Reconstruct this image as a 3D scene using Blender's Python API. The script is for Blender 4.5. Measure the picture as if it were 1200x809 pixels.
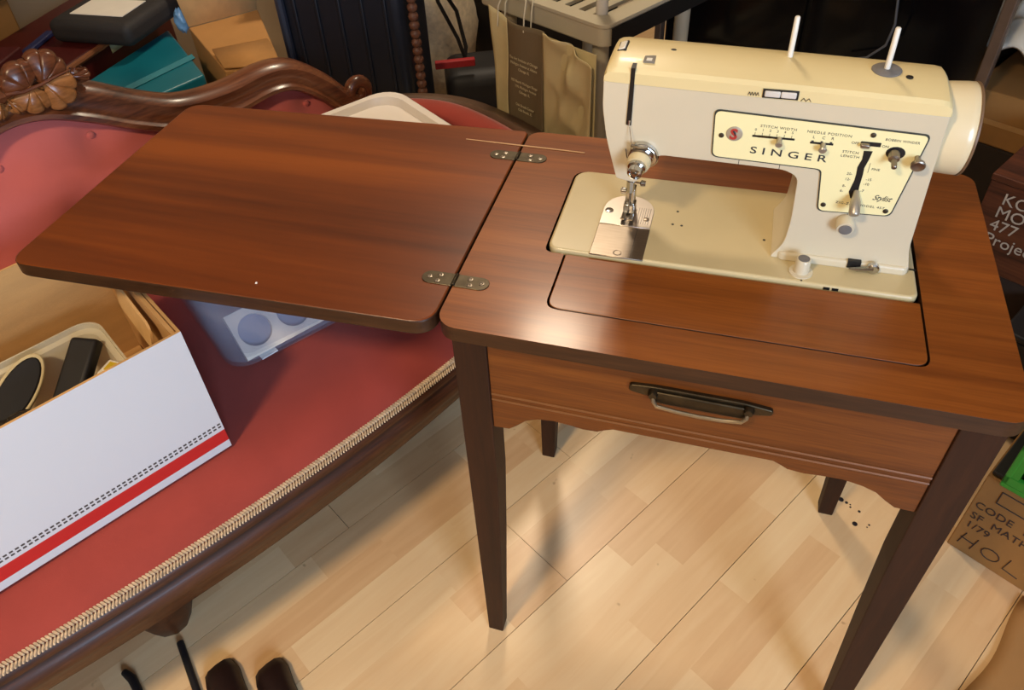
import bpy, bmesh, math, random
from mathutils import Vector, Matrix
random.seed(7)
for o in list(bpy.data.objects): bpy.data.objects.remove(o)
sc = bpy.context.scene; COL = sc.collection
PI = math.pi

# ---------------------------------------------------------------- camera
cam = bpy.data.cameras.new('camera'); camo = bpy.data.objects.new('camera', cam); COL.objects.link(camo)
RT = Vector((0.95416437, 0.29277415, -0.06207775)); UP = Vector((-0.15226215, 0.65345108, 0.74149708)); FW = Vector((-0.25765595, 0.69805801, -0.66807816))
mw = Matrix((RT, UP, -FW)).transposed().to_4x4(); mw.translation = Vector((0.2914, -0.6018, 1.385)); camo.matrix_world = mw
cam.sensor_width = 36.0; cam.lens = 919.577 / 1200 * 36; cam.shift_x = (600 - 571.13) / 1200; cam.shift_y = (354.457 - 404.5) / 1200
cam.clip_start = 0.05; sc.camera = camo

# ---------------------------------------------------------------- light
ANG = math.radians(59)                      # the room is turned against the sewing table
CU, SU = math.cos(ANG), math.sin(ANG)
def room(u, v, z=0.0): return Vector((u * CU - v * SU, u * SU + v * CU, z))
w = bpy.data.worlds.new('world'); sc.world = w; w.use_nodes = True
w.node_tree.nodes['Background'].inputs[0].default_value = (0.55, 0.7, 1.0, 1); w.node_tree.nodes['Background'].inputs[1].default_value = 0.6
sc.view_settings.view_transform = 'Standard'; sc.view_settings.look = 'None'; sc.view_settings.gamma = 1.0
sc.view_settings.use_curve_mapping = False
sc.view_settings.exposure = -0.82
WARM = (1.0, 0.76, 0.47); WARM2 = (1.0, 0.82, 0.60); COOL = (0.55, 0.73, 1.0)
def area(name, loc, target, size, power, col, shape='DISK', sy=None):
    l = bpy.data.lights.new(name, 'AREA'); l.shape = shape; l.size = size; l.energy = power; l.color = col
    if sy: l.size_y = sy
    o = bpy.data.objects.new(name, l); COL.objects.link(o); o.location = loc
    o.rotation_euler = (Vector(target) - Vector(loc)).to_track_quat('-Z', 'Y').to_euler()
    return o
LAMP_A = Vector((-0.24, 1.58, 2.36)); LAMP_B = Vector((-0.42, -1.35, 2.36))
WIN_U, WIN_V, WIN_Z = -0.75, -2.4, 1.45
area('window_daylight', room(WIN_U, WIN_V - 0.12, WIN_Z), room(-0.2, 0.4, 0.6), 0.95, 150, COOL, 'RECTANGLE', 1.05)

# ---------------------------------------------------------------- helpers
def lin(c):
    return tuple(((x / 255) / 12.92 if x / 255 <= 0.04045 else ((x / 255 + 0.055) / 1.055) ** 2.4) for x in c) + (1,)
MATS = {}
def newmat(name):
    m = bpy.data.materials.new(name); m.use_nodes = True; nt = m.node_tree
    return m, nt, nt.nodes['Principled BSDF'], nt.nodes, nt.links
def setp(b, **k):
    for n, v in k.items():
        n = n.replace('_', ' ')
        if n in b.inputs: b.inputs[n].default_value = v
def mat(name, col, rough=0.5, metal=0.0, var=0.10, scale=25, bump=0.0, bscale=None, coat=0.0, sheen=0.0, spec=0.5, stretch=(1, 1, 1)):
    if name in MATS: return MATS[name]
    m, nt, b, N, L = newmat(name); c = lin(col)
    tc = N.new('ShaderNodeTexCoord'); mp = N.new('ShaderNodeMapping'); mp.inputs['Scale'].default_value = stretch
    L.new(tc.outputs['Object'], mp.inputs['Vector'])
    nz = N.new('ShaderNodeTexNoise'); nz.inputs['Scale'].default_value = scale; nz.inputs['Detail'].default_value = 4
    L.new(mp.outputs[0], nz.inputs['Vector'])
    rp = N.new('ShaderNodeValToRGB'); rp.color_ramp.elements[0].position = 0.3; rp.color_ramp.elements[1].position = 0.7
    rp.color_ramp.elements[0].color = tuple(x * (1 - var) for x in c[:3]) + (1,); rp.color_ramp.elements[1].color = tuple(min(1, x * (1 + var)) for x in c[:3]) + (1,)
    L.new(nz.outputs['Fac'], rp.inputs['Fac']); L.new(rp.outputs['Color'], b.inputs['Base Color'])
    setp(b, Roughness=rough, Metallic=metal, Coat_Weight=coat, Sheen_Weight=sheen, Specular_IOR_Level=spec)
    if bump:
        n2 = N.new('ShaderNodeTexNoise'); n2.inputs['Scale'].default_value = bscale or scale * 8; n2.inputs['Detail'].default_value = 3
        L.new(mp.outputs[0], n2.inputs['Vector'])
        bp = N.new('ShaderNodeBump'); bp.inputs['Strength'].default_value = bump; bp.inputs['Distance'].default_value = 0.002
        L.new(n2.outputs['Fac'], bp.inputs['Height']); L.new(bp.outputs[0], b.inputs['Normal'])
    MATS[name] = m; return m
def wood(name, dark, mid, light, grain=(2, 34, 34), rough=0.3, coat=0.25, bands=0.0, bandscale=(0.4, 11, 11), croughness=0.18, fine=0.35):
    m, nt, b, N, L = newmat(name)
    tc = N.new('ShaderNodeTexCoord')
    def noise(sc_, s, d=4, dist=0.0):
        mp = N.new('ShaderNodeMapping'); mp.inputs['Scale'].default_value = sc_
        L.new(tc.outputs['Object'], mp.inputs['Vector'])
        n = N.new('ShaderNodeTexNoise'); n.inputs['Scale'].default_value = s; n.inputs['Detail'].default_value = d; n.inputs['Distortion'].default_value = dist
        L.new(mp.outputs[0], n.inputs['Vector']); return n
    a = noise(grain, 1.0, 5, 0.6); f = noise(tuple(g * 7 for g in grain), 1.0, 2)
    mx = N.new('ShaderNodeMix'); mx.data_type = 'FLOAT'; mx.inputs[0].default_value = fine
    L.new(a.outputs['Fac'], mx.inputs[2]); L.new(f.outputs['Fac'], mx.inputs[3]); src = mx.outputs[0]
    if bands:
        g = noise(bandscale, 1.0, 1); m2 = N.new('ShaderNodeMix'); m2.data_type = 'FLOAT'; m2.inputs[0].default_value = bands
        L.new(src, m2.inputs[2]); L.new(g.outputs['Fac'], m2.inputs[3]); src = m2.outputs[0]
    rp = N.new('ShaderNodeValToRGB'); e = rp.color_ramp.elements
    e[0].position = 0.36; e[0].color = lin(dark); e[1].position = 0.66; e[1].color = lin(light)
    k = e.new(0.5); k.color = lin(mid)
    L.new(src, rp.inputs['Fac']); L.new(rp.outputs['Color'], b.inputs['Base Color'])
    bp = N.new('ShaderNodeBump'); bp.inputs['Strength'].default_value = 0.06; bp.inputs['Distance'].default_value = 0.0008
    L.new(f.outputs['Fac'], bp.inputs['Height']); L.new(bp.outputs[0], b.inputs['Normal'])
    setp(b, Roughness=rough, Coat_Weight=coat, Coat_Roughness=croughness, Specular_IOR_Level=0.3)
    MATS[name] = m; return m
def clear(name, col, alpha=0.45, rough=0.25, var=0.0):
    m, nt, b, N, L = newmat(name)
    setp(b, Base_Color=lin(col), Roughness=rough, Alpha=alpha)
    tc = N.new('ShaderNodeTexCoord'); nz = N.new('ShaderNodeTexNoise'); nz.inputs['Scale'].default_value = 12
    L.new(tc.outputs['Object'], nz.inputs['Vector'])
    mr = N.new('ShaderNodeMapRange'); mr.inputs['To Min'].default_value = alpha - 0.06; mr.inputs['To Max'].default_value = alpha + 0.06
    L.new(nz.outputs['Fac'], mr.inputs['Value']); L.new(mr.outputs[0], b.inputs['Alpha'])
    MATS[name] = m; return m
def emit(name, col, strength):
    m, nt, b, N, L = newmat(name); setp(b, Base_Color=(0.8, 0.8, 0.8, 1), Emission_Color=col + (1,), Emission_Strength=strength); MATS[name] = m; return m

class B:
    """collects vertices and faces"""
    def __init__(s): s.v = []; s.f = []
    def add(s, vs, fs):
        o = len(s.v); s.v += [tuple(v) for v in vs]; s.f += [tuple(i + o for i in f) for f in fs]; return s
    def box(s, x0, x1, y0, y1, z0, z1, M=None):
        vs = [Vector((x, y, z)) for z in (z0, z1) for y in (y0, y1) for x in (x0, x1)]
        if M: vs = [M @ v for v in vs]
        return s.add(vs, [(0, 2, 3, 1), (4, 5, 7, 6), (0, 1, 5, 4), (2, 6, 7, 3), (0, 4, 6, 2), (1, 3, 7, 5)])
    def tube(s, path, r, n=10, caps=True, flat=1.0):
        path = [Vector(p) for p in path]; k = len(path)
        rs = r if isinstance(r, (list, tuple)) else [r] * k
        t0 = (path[1] - path[0]).normalized(); ref = Vector((0, 0, 1)) if abs(t0.z) < 0.9 else Vector((1, 0, 0))
        a = t0.cross(ref).normalized(); vs = []
        for i, p in enumerate(path):
            t = (path[min(i + 1, k - 1)] - path[max(i - 1, 0)])
            t = t.normalized() if t.length > 1e-9 else t0
            a = (a - t * a.dot(t)); a = a.normalized() if a.length > 1e-6 else t.orthogonal().normalized()
            c = t.cross(a)
            for j in range(n):
                q = 2 * PI * j / n; vs.append(p + (a * math.cos(q) + c * math.sin(q) * flat) * rs[i])
        fs = [(i * n + j, i * n + (j + 1) % n, (i + 1) * n + (j + 1) % n, (i + 1) * n + j) for i in range(k - 1) for j in range(n)]
        if caps: fs += [tuple(range(n))[::-1], tuple((k - 1) * n + j for j in range(n))]
        return s.add(vs, fs)
    def lathe(s, org, axis, prof, n=24):
        org = Vector(org); ax = Vector(axis).normalized(); a = ax.orthogonal().normalized(); c = ax.cross(a); vs = []
        for r, h in prof:
            for j in range(n):
                q = 2 * PI * j / n; vs.append(org + ax * h + (a * math.cos(q) + c * math.sin(q)) * r)
        k = len(prof)
        fs = [(i * n + j, i * n + (j + 1) % n, (i + 1) * n + (j + 1) % n, (i + 1) * n + j) for i in range(k - 1) for j in range(n)]
        fs += [tuple(range(n))[::-1], tuple((k - 1) * n + j for j in range(n))]
        return s.add(vs, fs)
    def prism(s, poly, axis, a, b, hole=None):
        """polygon in the two other axes, pushed from a to b along axis; an optional hole"""
        def P(p, h):
            return {'z': (p[0], p[1], h), 'y': (p[0], h, p[1]), 'x': (h, p[0], p[1])}[axis]
        if hole is None:
            n = len(poly)
            return s.add([P(p, a) for p in poly] + [P(p, b) for p in poly],
                         [tuple(range(n))[::-1], tuple(range(n, 2 * n))] + [(i, (i + 1) % n, n + (i + 1) % n, n + i) for i in range(n)])
        bm = bmesh.new(); es = []
        for loop in (poly, hole):
            vs = [bm.verts.new(P(p, a)) for p in loop]
            es += [bm.edges.new((vs[i], vs[(i + 1) % len(vs)])) for i in range(len(vs))]
        bmesh.ops.triangle_fill(bm, use_beauty=True, use_dissolve=False, edges=es)
        r = bmesh.ops.extrude_face_region(bm, geom=bm.faces[:])
        d = {'z': (0, 0, b - a), 'y': (0, b - a, 0), 'x': (b - a, 0, 0)}[axis]
        bmesh.ops.translate(bm, vec=d, verts=[g for g in r['geom'] if isinstance(g, bmesh.types.BMVert)])
        bmesh.ops.recalc_face_normals(bm, faces=bm.faces[:]); bm.verts.index_update()
        s.add([v.co for v in bm.verts], [tuple(v.index for v in f.verts) for f in bm.faces]); bm.free(); return s
    def grid(s, fn, nu, nv):
        vs = [fn(i / nu, j / nv) for j in range(nv + 1) for i in range(nu + 1)]
        return s.add(vs, [(j * (nu + 1) + i, j * (nu + 1) + i + 1, (j + 1) * (nu + 1) + i + 1, (j + 1) * (nu + 1) + i) for j in range(nv) for i in range(nu)])
    def loft(s, rings, caps=True):
        n = len(rings[0]); k = len(rings); vs = [p for r in rings for p in r]
        fs = [(i * n + j, i * n + (j + 1) % n, (i + 1) * n + (j + 1) % n, (i + 1) * n + j) for i in range(k - 1) for j in range(n)]
        if caps: fs += [tuple(range(n))[::-1], tuple((k - 1) * n + j for j in range(n))]
        return s.add(vs, fs)
    def ball(s, c, r, n=8, m=6):
        c = Vector(c); r = Vector(r) if isinstance(r, (tuple, list, Vector)) else Vector((r, r, r))
        rings = []
        for i in range(1, m):
            q = PI * i / m
            rings.append([(c.x + r.x * math.sin(q) * math.cos(2 * PI * j / n), c.y + r.y * math.sin(q) * math.sin(2 * PI * j / n), c.z - r.z * math.cos(q)) for j in range(n)])
        return s.loft(rings)

def rrect(x0, x1, y0, y1, r, seg=6):
    rs = r if isinstance(r, (tuple, list)) else (r,) * 4      # corners: (x0,y0) (x1,y0) (x1,y1) (x0,y1)
    out = []
    for (cx, cy, a0), q in zip(((x0, y0, PI), (x1, y0, 1.5 * PI), (x1, y1, 0), (x0, y1, 0.5 * PI)), rs):
        ox = cx + (q if cx == x0 else -q); oy = cy + (q if cy == y0 else -q)
        for i in range(seg + 1):
            a = a0 + 0.5 * PI * i / seg; out.append((ox + q * math.cos(a), oy + q * math.sin(a)))
    return out
def roundpoly(pts, r, seg=5):
    out = []; n = len(pts)
    for i in range(n):
        p = Vector(pts[i]); a = Vector(pts[i - 1]) - p; b = Vector(pts[(i + 1) % n]) - p
        rr = r[i] if isinstance(r, (list, tuple)) else r
        d = min(rr, a.length * 0.45, b.length * 0.45)
        A = p + a.normalized() * d; C = p + b.normalized() * d
        for k in range(seg + 1):
            t = k / seg; q = A * (1 - t) ** 2 + p * 2 * t * (1 - t) + C * t * t; out.append((q.x, q.y))
    return out
ORG = {}
def link(o, parent, org):
    COL.objects.link(o); o.parent = parent; ORG[o.name] = org; return o
def tag(o, label=None, cat=None, group=None, kind=None):
    for k, v in (('label', label), ('category', cat), ('group', group), ('kind', kind)):
        if v: o[k] = v
    return o
def thing(name, label, cat, org, inroom=False, group=None):
    """an Empty at the base of a thing; its parts are given in the same frame as org"""
    o = bpy.data.objects.new(name, None); o.empty_display_size = 0.05
    org = Vector(org)
    o.location = room(*org) if inroom else org
    if inroom: o.rotation_euler = (0, 0, ANG)
    COL.objects.link(o); ORG[o.name] = org; tag(o, label, cat, group); return o
def part(name, b, m, parent=None, org=None, inroom=False, bevel=0, seg=2, smooth=True, label=None, angle=40, solid=0, recalc=True, sub=0):
    if parent is not None: org = ORG[parent.name]
    org = Vector(org if org is not None else (0, 0, 0))
    me = bpy.data.meshes.new(name)
    me.from_pydata([tuple(Vector(v) - org) for v in b.v], [], b.f)
    if recalc:
        bm = bmesh.new(); bm.from_mesh(me); bmesh.ops.recalc_face_normals(bm, faces=bm.faces[:]); bm.to_mesh(me); bm.free()
    for k in (m if isinstance(m, (list, tuple)) else [m]): me.materials.append(k)
    o = bpy.data.objects.new(name, me)
    if parent is None:
        o.location = room(*org) if inroom else org
        if inroom: o.rotation_euler = (0, 0, ANG)
    link(o, parent, org)
    if smooth:
        me.shade_smooth(); me.set_sharp_from_angle(angle=math.radians(angle))
    if solid:
        k = o.modifiers.new('thickness', 'SOLIDIFY'); k.thickness = solid; k.offset = -1
    if bevel:
        k = o.modifiers.new('bevel', 'BEVEL'); k.width = bevel; k.segments = seg; k.limit_method = 'ANGLE'; k.angle_limit = math.radians(35); k.harden_normals = False
    if sub:
        k = o.modifiers.new('sub', 'SUBSURF'); k.levels = sub; k.render_levels = sub
    if label: o['label'] = label
    return o
def text(name, body, size, parent, m, M, thick=0.0003, align='LEFT', xs=1.0, shear=0.0, spacing=1.0, offset=0.0):
    """lettering as a thin mesh; M places the text plane in the parent's own local frame"""
    c = bpy.data.curves.new(name, 'FONT'); c.body = body; c.size = size; c.align_x = align; c.extrude = thick; c.shear = shear; c.space_character = spacing; c.resolution_u = 3; c.offset = offset
    t = bpy.data.objects.new('tmp_text', c); COL.objects.link(t); dg = bpy.context.evaluated_depsgraph_get(); dg.update()
    me = bpy.data.meshes.new_from_object(t.evaluated_get(dg)); bpy.data.objects.remove(t)
    me.transform(M @ Matrix.Diagonal((xs, 1, 1, 1))); me.name = name; me.materials.clear(); me.materials.append(m)
    o = bpy.data.objects.new(name, me); link(o, parent, ORG[parent.name]); return o

# ---------------------------------------------------------------- materials
M_leaf = wood('varnished_leaf_veneer', (82, 34, 5), (107, 48, 8), (134, 65, 13), grain=(1.2, 22, 22), bands=0.5, bandscale=(0.22, 15, 15), rough=0.34, coat=0.3, fine=0.22, croughness=0.3)
M_top = wood('varnished_top_veneer', (108, 54, 13), (128, 67, 18), (146, 81, 26), grain=(2.2, 60, 60), bands=0.3, bandscale=(0.5, 8, 8), rough=0.38, coat=0.2, croughness=0.16)
M_edge = wood('dark_top_edge', (42, 22, 8), (54, 30, 12), (66, 38, 17), grain=(3, 40, 40), rough=0.5, coat=0.05)
M_leg = wood('dark_leg_wood', (36, 15, 3), (45, 20, 5), (54, 26, 8), grain=(40, 40, 3), rough=0.6, coat=0.0)
M_drawer = wood('drawer_veneer', (74, 35, 6), (97, 49, 11), (116, 63, 17), grain=(2.4, 60, 60), bands=0.2, rough=0.45, coat=0.1)
M_carved = wood('carved_walnut', (58, 28, 14), (92, 50, 28), (118, 70, 42), grain=(3, 30, 30), rough=0.33, coat=0.3)
M_carvedhi = wood('rubbed_carving_wood', (110, 66, 30), (140, 90, 48), (165, 112, 66), grain=(8, 30, 30), rough=0.33, coat=0.3)
M_rail = wood('settee_rail_wood', (42, 20, 8), (64, 33, 14), (84, 47, 21), grain=(2, 36, 36), rough=0.5, coat=0.1)
M_velvet = mat('red_velvet', (148, 58, 47), 0.85, var=0.10, scale=9, bump=0.12, bscale=900, sheen=0.25, spec=0.2)
M_velvet_back = mat('cool_lit_red_velvet', (186, 94, 87), 0.85, var=0.08, scale=7, bump=0.1, bscale=800, sheen=0.25, spec=0.2)  # the seat's velvet, pinker and lighter: cool light put into the colour
M_gimp = mat('cream_braid', (196, 172, 140), 0.8, var=0.3, scale=160)
M_cream = mat('cream_enamel', (208, 196, 168), 0.32, var=0.03, scale=6, coat=0.15, bump=0.05, bscale=600)
M_lid = mat('yellowed_cream_lid', (224, 204, 150), 0.42, var=0.05, scale=5, coat=0.06)
M_bed = mat('beige_bed_enamel', (198, 180, 136), 0.3, var=0.06, scale=7, coat=0.2)
M_plate = mat('pale_yellow_panel', (243, 232, 176), 0.4, var=0.02, scale=5)
M_black = mat('black_plastic', (14, 13, 13), 0.45, var=0.2, scale=20)
M_ink = mat('dark_ink', (40, 42, 46), 0.6, var=0.05)
M_chrome = mat('chrome', (190, 188, 182), 0.16, 1.0, var=0.06, scale=60)
M_steel = mat('brushed_steel', (150, 138, 125), 0.38, 1.0, var=0.08, scale=40, stretch=(1, 8, 1))
M_brass = mat('dull_hinge_steel', (78, 70, 58), 0.42, 1.0, var=0.22, scale=90)
M_bronze = mat('dark_bronze', (66, 56, 40), 0.38, 0.85, var=0.25, scale=70)
M_bronzehi = mat('worn_bronze', (170, 155, 128), 0.3, 0.9, var=0.15, scale=60)
M_grey = mat('grey_felt', (112, 108, 104), 0.85, var=0.1, scale=90)
M_white = mat('white_plastic', (232, 226, 212), 0.35, var=0.03)
M_kraft = mat('kraft_board', (190, 146, 90), 0.85, var=0.10, scale=6, bump=0.25, bscale=140, stretch=(1, 1, 6))
M_carton = mat('brown_carton', (176, 128, 72), 0.85, var=0.10, scale=5, bump=0.15, bscale=120)
M_carton2 = mat('tan_carton', (150, 108, 56), 0.85, var=0.12, scale=5, bump=0.15, bscale=120)

# ---------------------------------------------------------------- the room
UMIN, UMAX, VMIN, VMAX, ZC = -2.4, 2.3, -2.4, 2.1, 2.45
def floor_material():
    m, nt, b, N, L = newmat('maple_laminate')
    def mth(op, a, c=None):
        n = N.new('ShaderNodeMath'); n.operation = op
        for i, x in enumerate((a, c)):
            if x is None: continue
            if isinstance(x, (int, float)): n.inputs[i].default_value = x
            else: L.new(x, n.inputs[i])
        return n.outputs[0]
    g = N.new('ShaderNodeNewGeometry'); mp = N.new('ShaderNodeMapping'); mp.vector_type = 'TEXTURE'; mp.inputs['Rotation'].default_value = (0, 0, ANG)
    L.new(g.outputs['Position'], mp.inputs['Vector']); sp = N.new('ShaderNodeSeparateXYZ'); L.new(mp.outputs[0], sp.inputs[0])
    u, v = sp.outputs['X'], sp.outputs['Y']
    row = mth('FLOOR', mth('DIVIDE', mth('ADD', v, 0.048), 0.0642))
    wn = N.new('ShaderNodeTexWhiteNoise'); wn.noise_dimensions = '1D'; L.new(row, wn.inputs['W'])
    blk = mth('FLOOR', mth('DIVIDE', mth('ADD', u, mth('MULTIPLY', wn.outputs['Value'], 5.0)), 0.37))
    cx = N.new('ShaderNodeCombineXYZ'); L.new(row, cx.inputs[0]); L.new(blk, cx.inputs[1])
    w2 = N.new('ShaderNodeTexWhiteNoise'); w2.noise_dimensions = '3D'; L.new(cx.outputs[0], w2.inputs['Vector'])
    off = N.new('ShaderNodeVectorMath'); off.operation = 'MULTIPLY_ADD'
    L.new(w2.outputs['Color'], off.inputs[0]); off.inputs[1].default_value = (7, 7, 7)
    mp2 = N.new('ShaderNodeMapping'); mp2.inputs['Scale'].default_value = (4, 46, 1); L.new(mp.outputs[0], mp2.inputs['Vector']); L.new(mp2.outputs[0], off.inputs[2])
    nz = N.new('ShaderNodeTexNoise'); nz.inputs['Scale'].default_value = 1.0; nz.inputs['Detail'].default_value = 5; nz.inputs['Distortion'].default_value = 0.8; L.new(off.outputs[0], nz.inputs['Vector'])
    mix = mth('ADD', mth('MULTIPLY', w2.outputs['Value'], 0.55), mth('MULTIPLY', nz.outputs['Fac'], 0.6))
    rp = N.new('ShaderNodeValToRGB'); e = rp.color_ramp.elements
    e[0].position = 0.15; e[0].color = lin((208, 164, 118)); e[1].position = 0.95; e[1].color = lin((234, 204, 158)); k = e.new(0.5); k.color = lin((222, 184, 136))
    L.new(mix, rp.inputs['Fac'])
    # small brown knots
    n3 = N.new('ShaderNodeTexNoise'); n3.inputs['Scale'].default_value = 26; n3.inputs['Detail'].default_value = 2; L.new(mp.outputs[0], n3.inputs['Vector'])
    kr = N.new('ShaderNodeMapRange'); kr.inputs['From Min'].default_value = 0.735; kr.inputs['From Max'].default_value = 0.78; L.new(n3.outputs['Fac'], kr.inputs['Value'])
    mc = N.new('ShaderNodeMix'); mc.data_type = 'RGBA'; L.new(mth('MULTIPLY', kr.outputs[0], 0.7), mc.inputs[0]); L.new(rp.outputs['Color'], mc.inputs[6]); mc.inputs[7].default_value = lin((140, 92, 55))
    L.new(mc.outputs[2], b.inputs['Base Color'])
    setp(b, Roughness=0.33, Coat_Weight=0.12, Coat_Roughness=0.25, Specular_IOR_Level=0.45)
    return m
M_floor = floor_material()
M_under = mat('dark_underlay', (70, 50, 34), 0.9)
M_wall = mat('beige_wall_paint', (150, 132, 108), 0.9, var=0.04, scale=4)
M_ceil = mat('white_ceiling_paint', (225, 220, 210), 0.9, var=0.02)
M_trim = mat('white_trim_paint', (220, 215, 205), 0.5, var=0.03)
fl = tag(part('floor', B().box(UMIN, UMAX, VMIN, VMAX, -0.06, -0.009), M_under, org=(0, 0, 0), inroom=True), kind='structure', label='pale maple laminate floor of long three strip boards')
PW, PL = 0.1925, 1.285
pm = None
k0 = math.floor((VMIN + 0.048) / PW)
for k in range(k0, math.ceil((VMAX + 0.048) / PW)):
    v0 = max(-0.048 + k * PW, VMIN); v1 = min(-0.048 + (k + 1) * PW, VMAX)
    off = 0.181 if k == 0 else 0.181 + [0.43, 0.86, 0.21, 0.64, 1.05][(k * 2) % 5]
    u = off - PL * 4
    while u < UMAX:
        a, c = max(u, UMIN), min(u + PL, UMAX)
        if c - a > 0.02:
            g = 0.0006
            full = abs(c - a - PL) < 1e-6 and abs(v1 - v0 - PW) < 1e-6
            if full and pm: 
                o = bpy.data.objects.new('plank', pm); link(o, fl, Vector((0, 0, 0))); o.location = (a, v0, 0)
            else:
                o = part('plank', B().box(g, c - a - g, g, v1 - v0 - g, -0.009, 0), M_floor, fl, smooth=False)
                o.location = (a, v0, 0)
                if full: pm = o.data
        u += PL
part_ = part
tag(part('ceiling', B().box(UMIN, UMAX, VMIN, VMAX, ZC, ZC + 0.05), M_ceil, org=(0, 0, 0), inroom=True), kind='structure', label='plain white painted ceiling')
tag(part('wall_back', B().box(UMIN, UMAX, VMAX, VMAX + 0.08, -0.06, ZC), M_wall, org=(0, 0, 0), inroom=True), kind='structure', label='beige wall behind the clutter')
tag(part('wall_right', B().box(UMAX, UMAX + 0.08, VMIN, VMAX, -0.06, ZC), M_wall, org=(0, 0, 0), inroom=True), kind='structure', label='beige wall behind the black cabinet')
tag(part('wall_left', B().box(UMIN - 0.08, UMIN, VMIN, VMAX, -0.06, ZC), M_wall, org=(0, 0, 0), inroom=True), kind='structure', label='beige wall beyond the end of the settee')
W0, W1, Z0, Z1 = WIN_U - 0.5, WIN_U + 0.5, WIN_Z - 0.55, WIN_Z + 0.55
b = B().box(UMIN, W0, VMIN - 0.08, VMIN, -0.06, ZC).box(W1, UMAX, VMIN - 0.08, VMIN, -0.06, ZC).box(W0, W1, VMIN - 0.08, VMIN, -0.06, Z0).box(W0, W1, VMIN - 0.08, VMIN, Z1, ZC)
tag(part('wall_front', b, M_wall, org=(0, 0, 0), inroom=True), kind='structure', label='beige wall with the window')
wn = tag(part('window_1', B().prism(rrect(W0, W1, Z0, Z1, 0.001, 1), 'y', VMIN - 0.07, VMIN + 0.01, hole=rrect(W0 + 0.05, W1 - 0.05, Z0 + 0.05, Z1 - 0.05, 0.001, 1)), M_trim, org=(0, 0, 0), inroom=True), kind='structure', label='white framed window with clear glass')
part('window_pane', B().box(W0 + 0.045, W1 - 0.045, VMIN - 0.045, VMIN - 0.041, Z0 + 0.045, Z1 - 0.045), clear('window_glass', (240, 245, 250), 0.08, 0.02), wn)
for nm, bx_ in (('baseboard_back', (UMIN, UMAX, VMAX - 0.015, VMAX, 0, 0.09)), ('baseboard_right', (UMAX - 0.015, UMAX, VMIN, VMAX - 0.015, 0, 0.09))):
    tag(part(nm, B().box(*bx_), M_trim, org=(0, 0, 0), inroom=True, bevel=0.003), kind='structure', label='white painted baseboard along the wall')

def ceiling_lamp(loc, power, col, size, label):
    t = thing('ceiling_lamp', label, 'lamp', (loc.x, loc.y, ZC))
    part('canopy', B().lathe((loc.x, loc.y, ZC), (0, 0, -1), [(0.16, 0), (0.165, 0.02), (0.15, 0.03)], 32), M_trim, t)
    part('shade', B().lathe((loc.x, loc.y, ZC), (0, 0, -1), [(0.15, 0.03), (0.145, 0.05), (0.11, 0.068), (0.05, 0.075)], 32), emit('lamp_glass_%s' % label[:6], col, 6.0), t)
    a = area('lamp_bulb', (loc.x, loc.y, ZC - 0.085), (loc.x, loc.y, 0), size, power, col); a.parent = None
ceiling_lamp(LAMP_A, 40, WARM2, 0.26, 'round ceiling lamp above the pile behind the settee')
ceiling_lamp(LAMP_B, 72, WARM, 0.26, 'round ceiling lamp above the bare floor before the settee')

# ---------------------------------------------------------------- sewing cabinet
H = 0.76; TW, TD, TH = 0.62, 0.449, 0.0218; ZB = H - TH
def edge_mat(o, idx=1):
    for p in o.data.polygons:
        if abs(p.normal.z) < 0.5: p.material_index = idx
cab = thing('sewing_cabinet', 'brown wooden sewing table with opened side leaf and tapered legs', 'table', (0.31, 0.22, 0))
hole = roundpoly([(0.1185, 0.0575), (0.5325, 0.0575), (0.5325, 0.352), (0.0925, 0.352), (0.0925, 0.161), (0.1185, 0.161)], [0.016, 0.016, 0.012, 0.02, 0.012, 0.002], 5)
top = part('table_top', B().prism(rrect(0, TW, 0, TD, (0.026, 0.026, 0.022, 0.02)), 'z', ZB, H, hole=hole), [M_top, M_edge], cab, bevel=0.0025)
edge_mat(top)
leaf = part('folding_leaf', B().prism(roundpoly([(-0.003, 0), (-0.003, TD), (-0.607, 0.430), (-0.607, -0.019)], [0.03, 0.012, 0.03, 0.03], 6), 'z', ZB, H), [M_leaf, M_edge], cab, bevel=0.0025, label='folded out leaf with banded veneer')
edge_mat(leaf)
ins = part('insert_panel', B().prism(roundpoly([(0.1205, 0.0595), (0.5305, 0.0595), (0.5305, 0.1615), (0.1205, 0.1615)], [0.016, 0.016, 0.002, 0.002]), 'z', H - 0.017, H), [M_top, M_edge], cab, bevel=0.0012, label='wooden insert panel before the machine bed')
edge_mat(ins)
# hinges: two oval plates joined by a knuckle
for hy in (0.0805, 0.3725):
    hg = part('hinge', B().prism([(x, y + hy) for x, y in rrect(-0.0435, -0.002, -0.0115, 0.0115, (0.0113, 0.001, 0.001, 0.0113))], 'z', H - 0.001, H + 0.0012)
              .prism([(x, y + hy) for x, y in rrect(0.001, 0.0435, -0.0115, 0.0115, (0.001, 0.0113, 0.0113, 0.001))], 'z', H - 0.001, H + 0.0012)
              .tube([(-0.0005, hy - 0.010, H + 0.001), (-0.0005, hy + 0.011, H + 0.001)], 0.0028, 8), M_brass, cab, bevel=0.0004, seg=1, label='dull steel drop leaf hinge')
    for sx, sy in ((-0.034, 0.0), (-0.021, 0.0055), (-0.022, -0.006), (0.018, 0.005), (0.020, -0.006), (0.034, 0.0)):
        part('screw', B().lathe((sx, hy + sy, H + 0.0008), (0, 0, 1), [(0.0036, 0), (0.0036, 0.0009), (0.0022, 0.0012), (0.0012, 0.0006)], 10), M_steel, hg)
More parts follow.
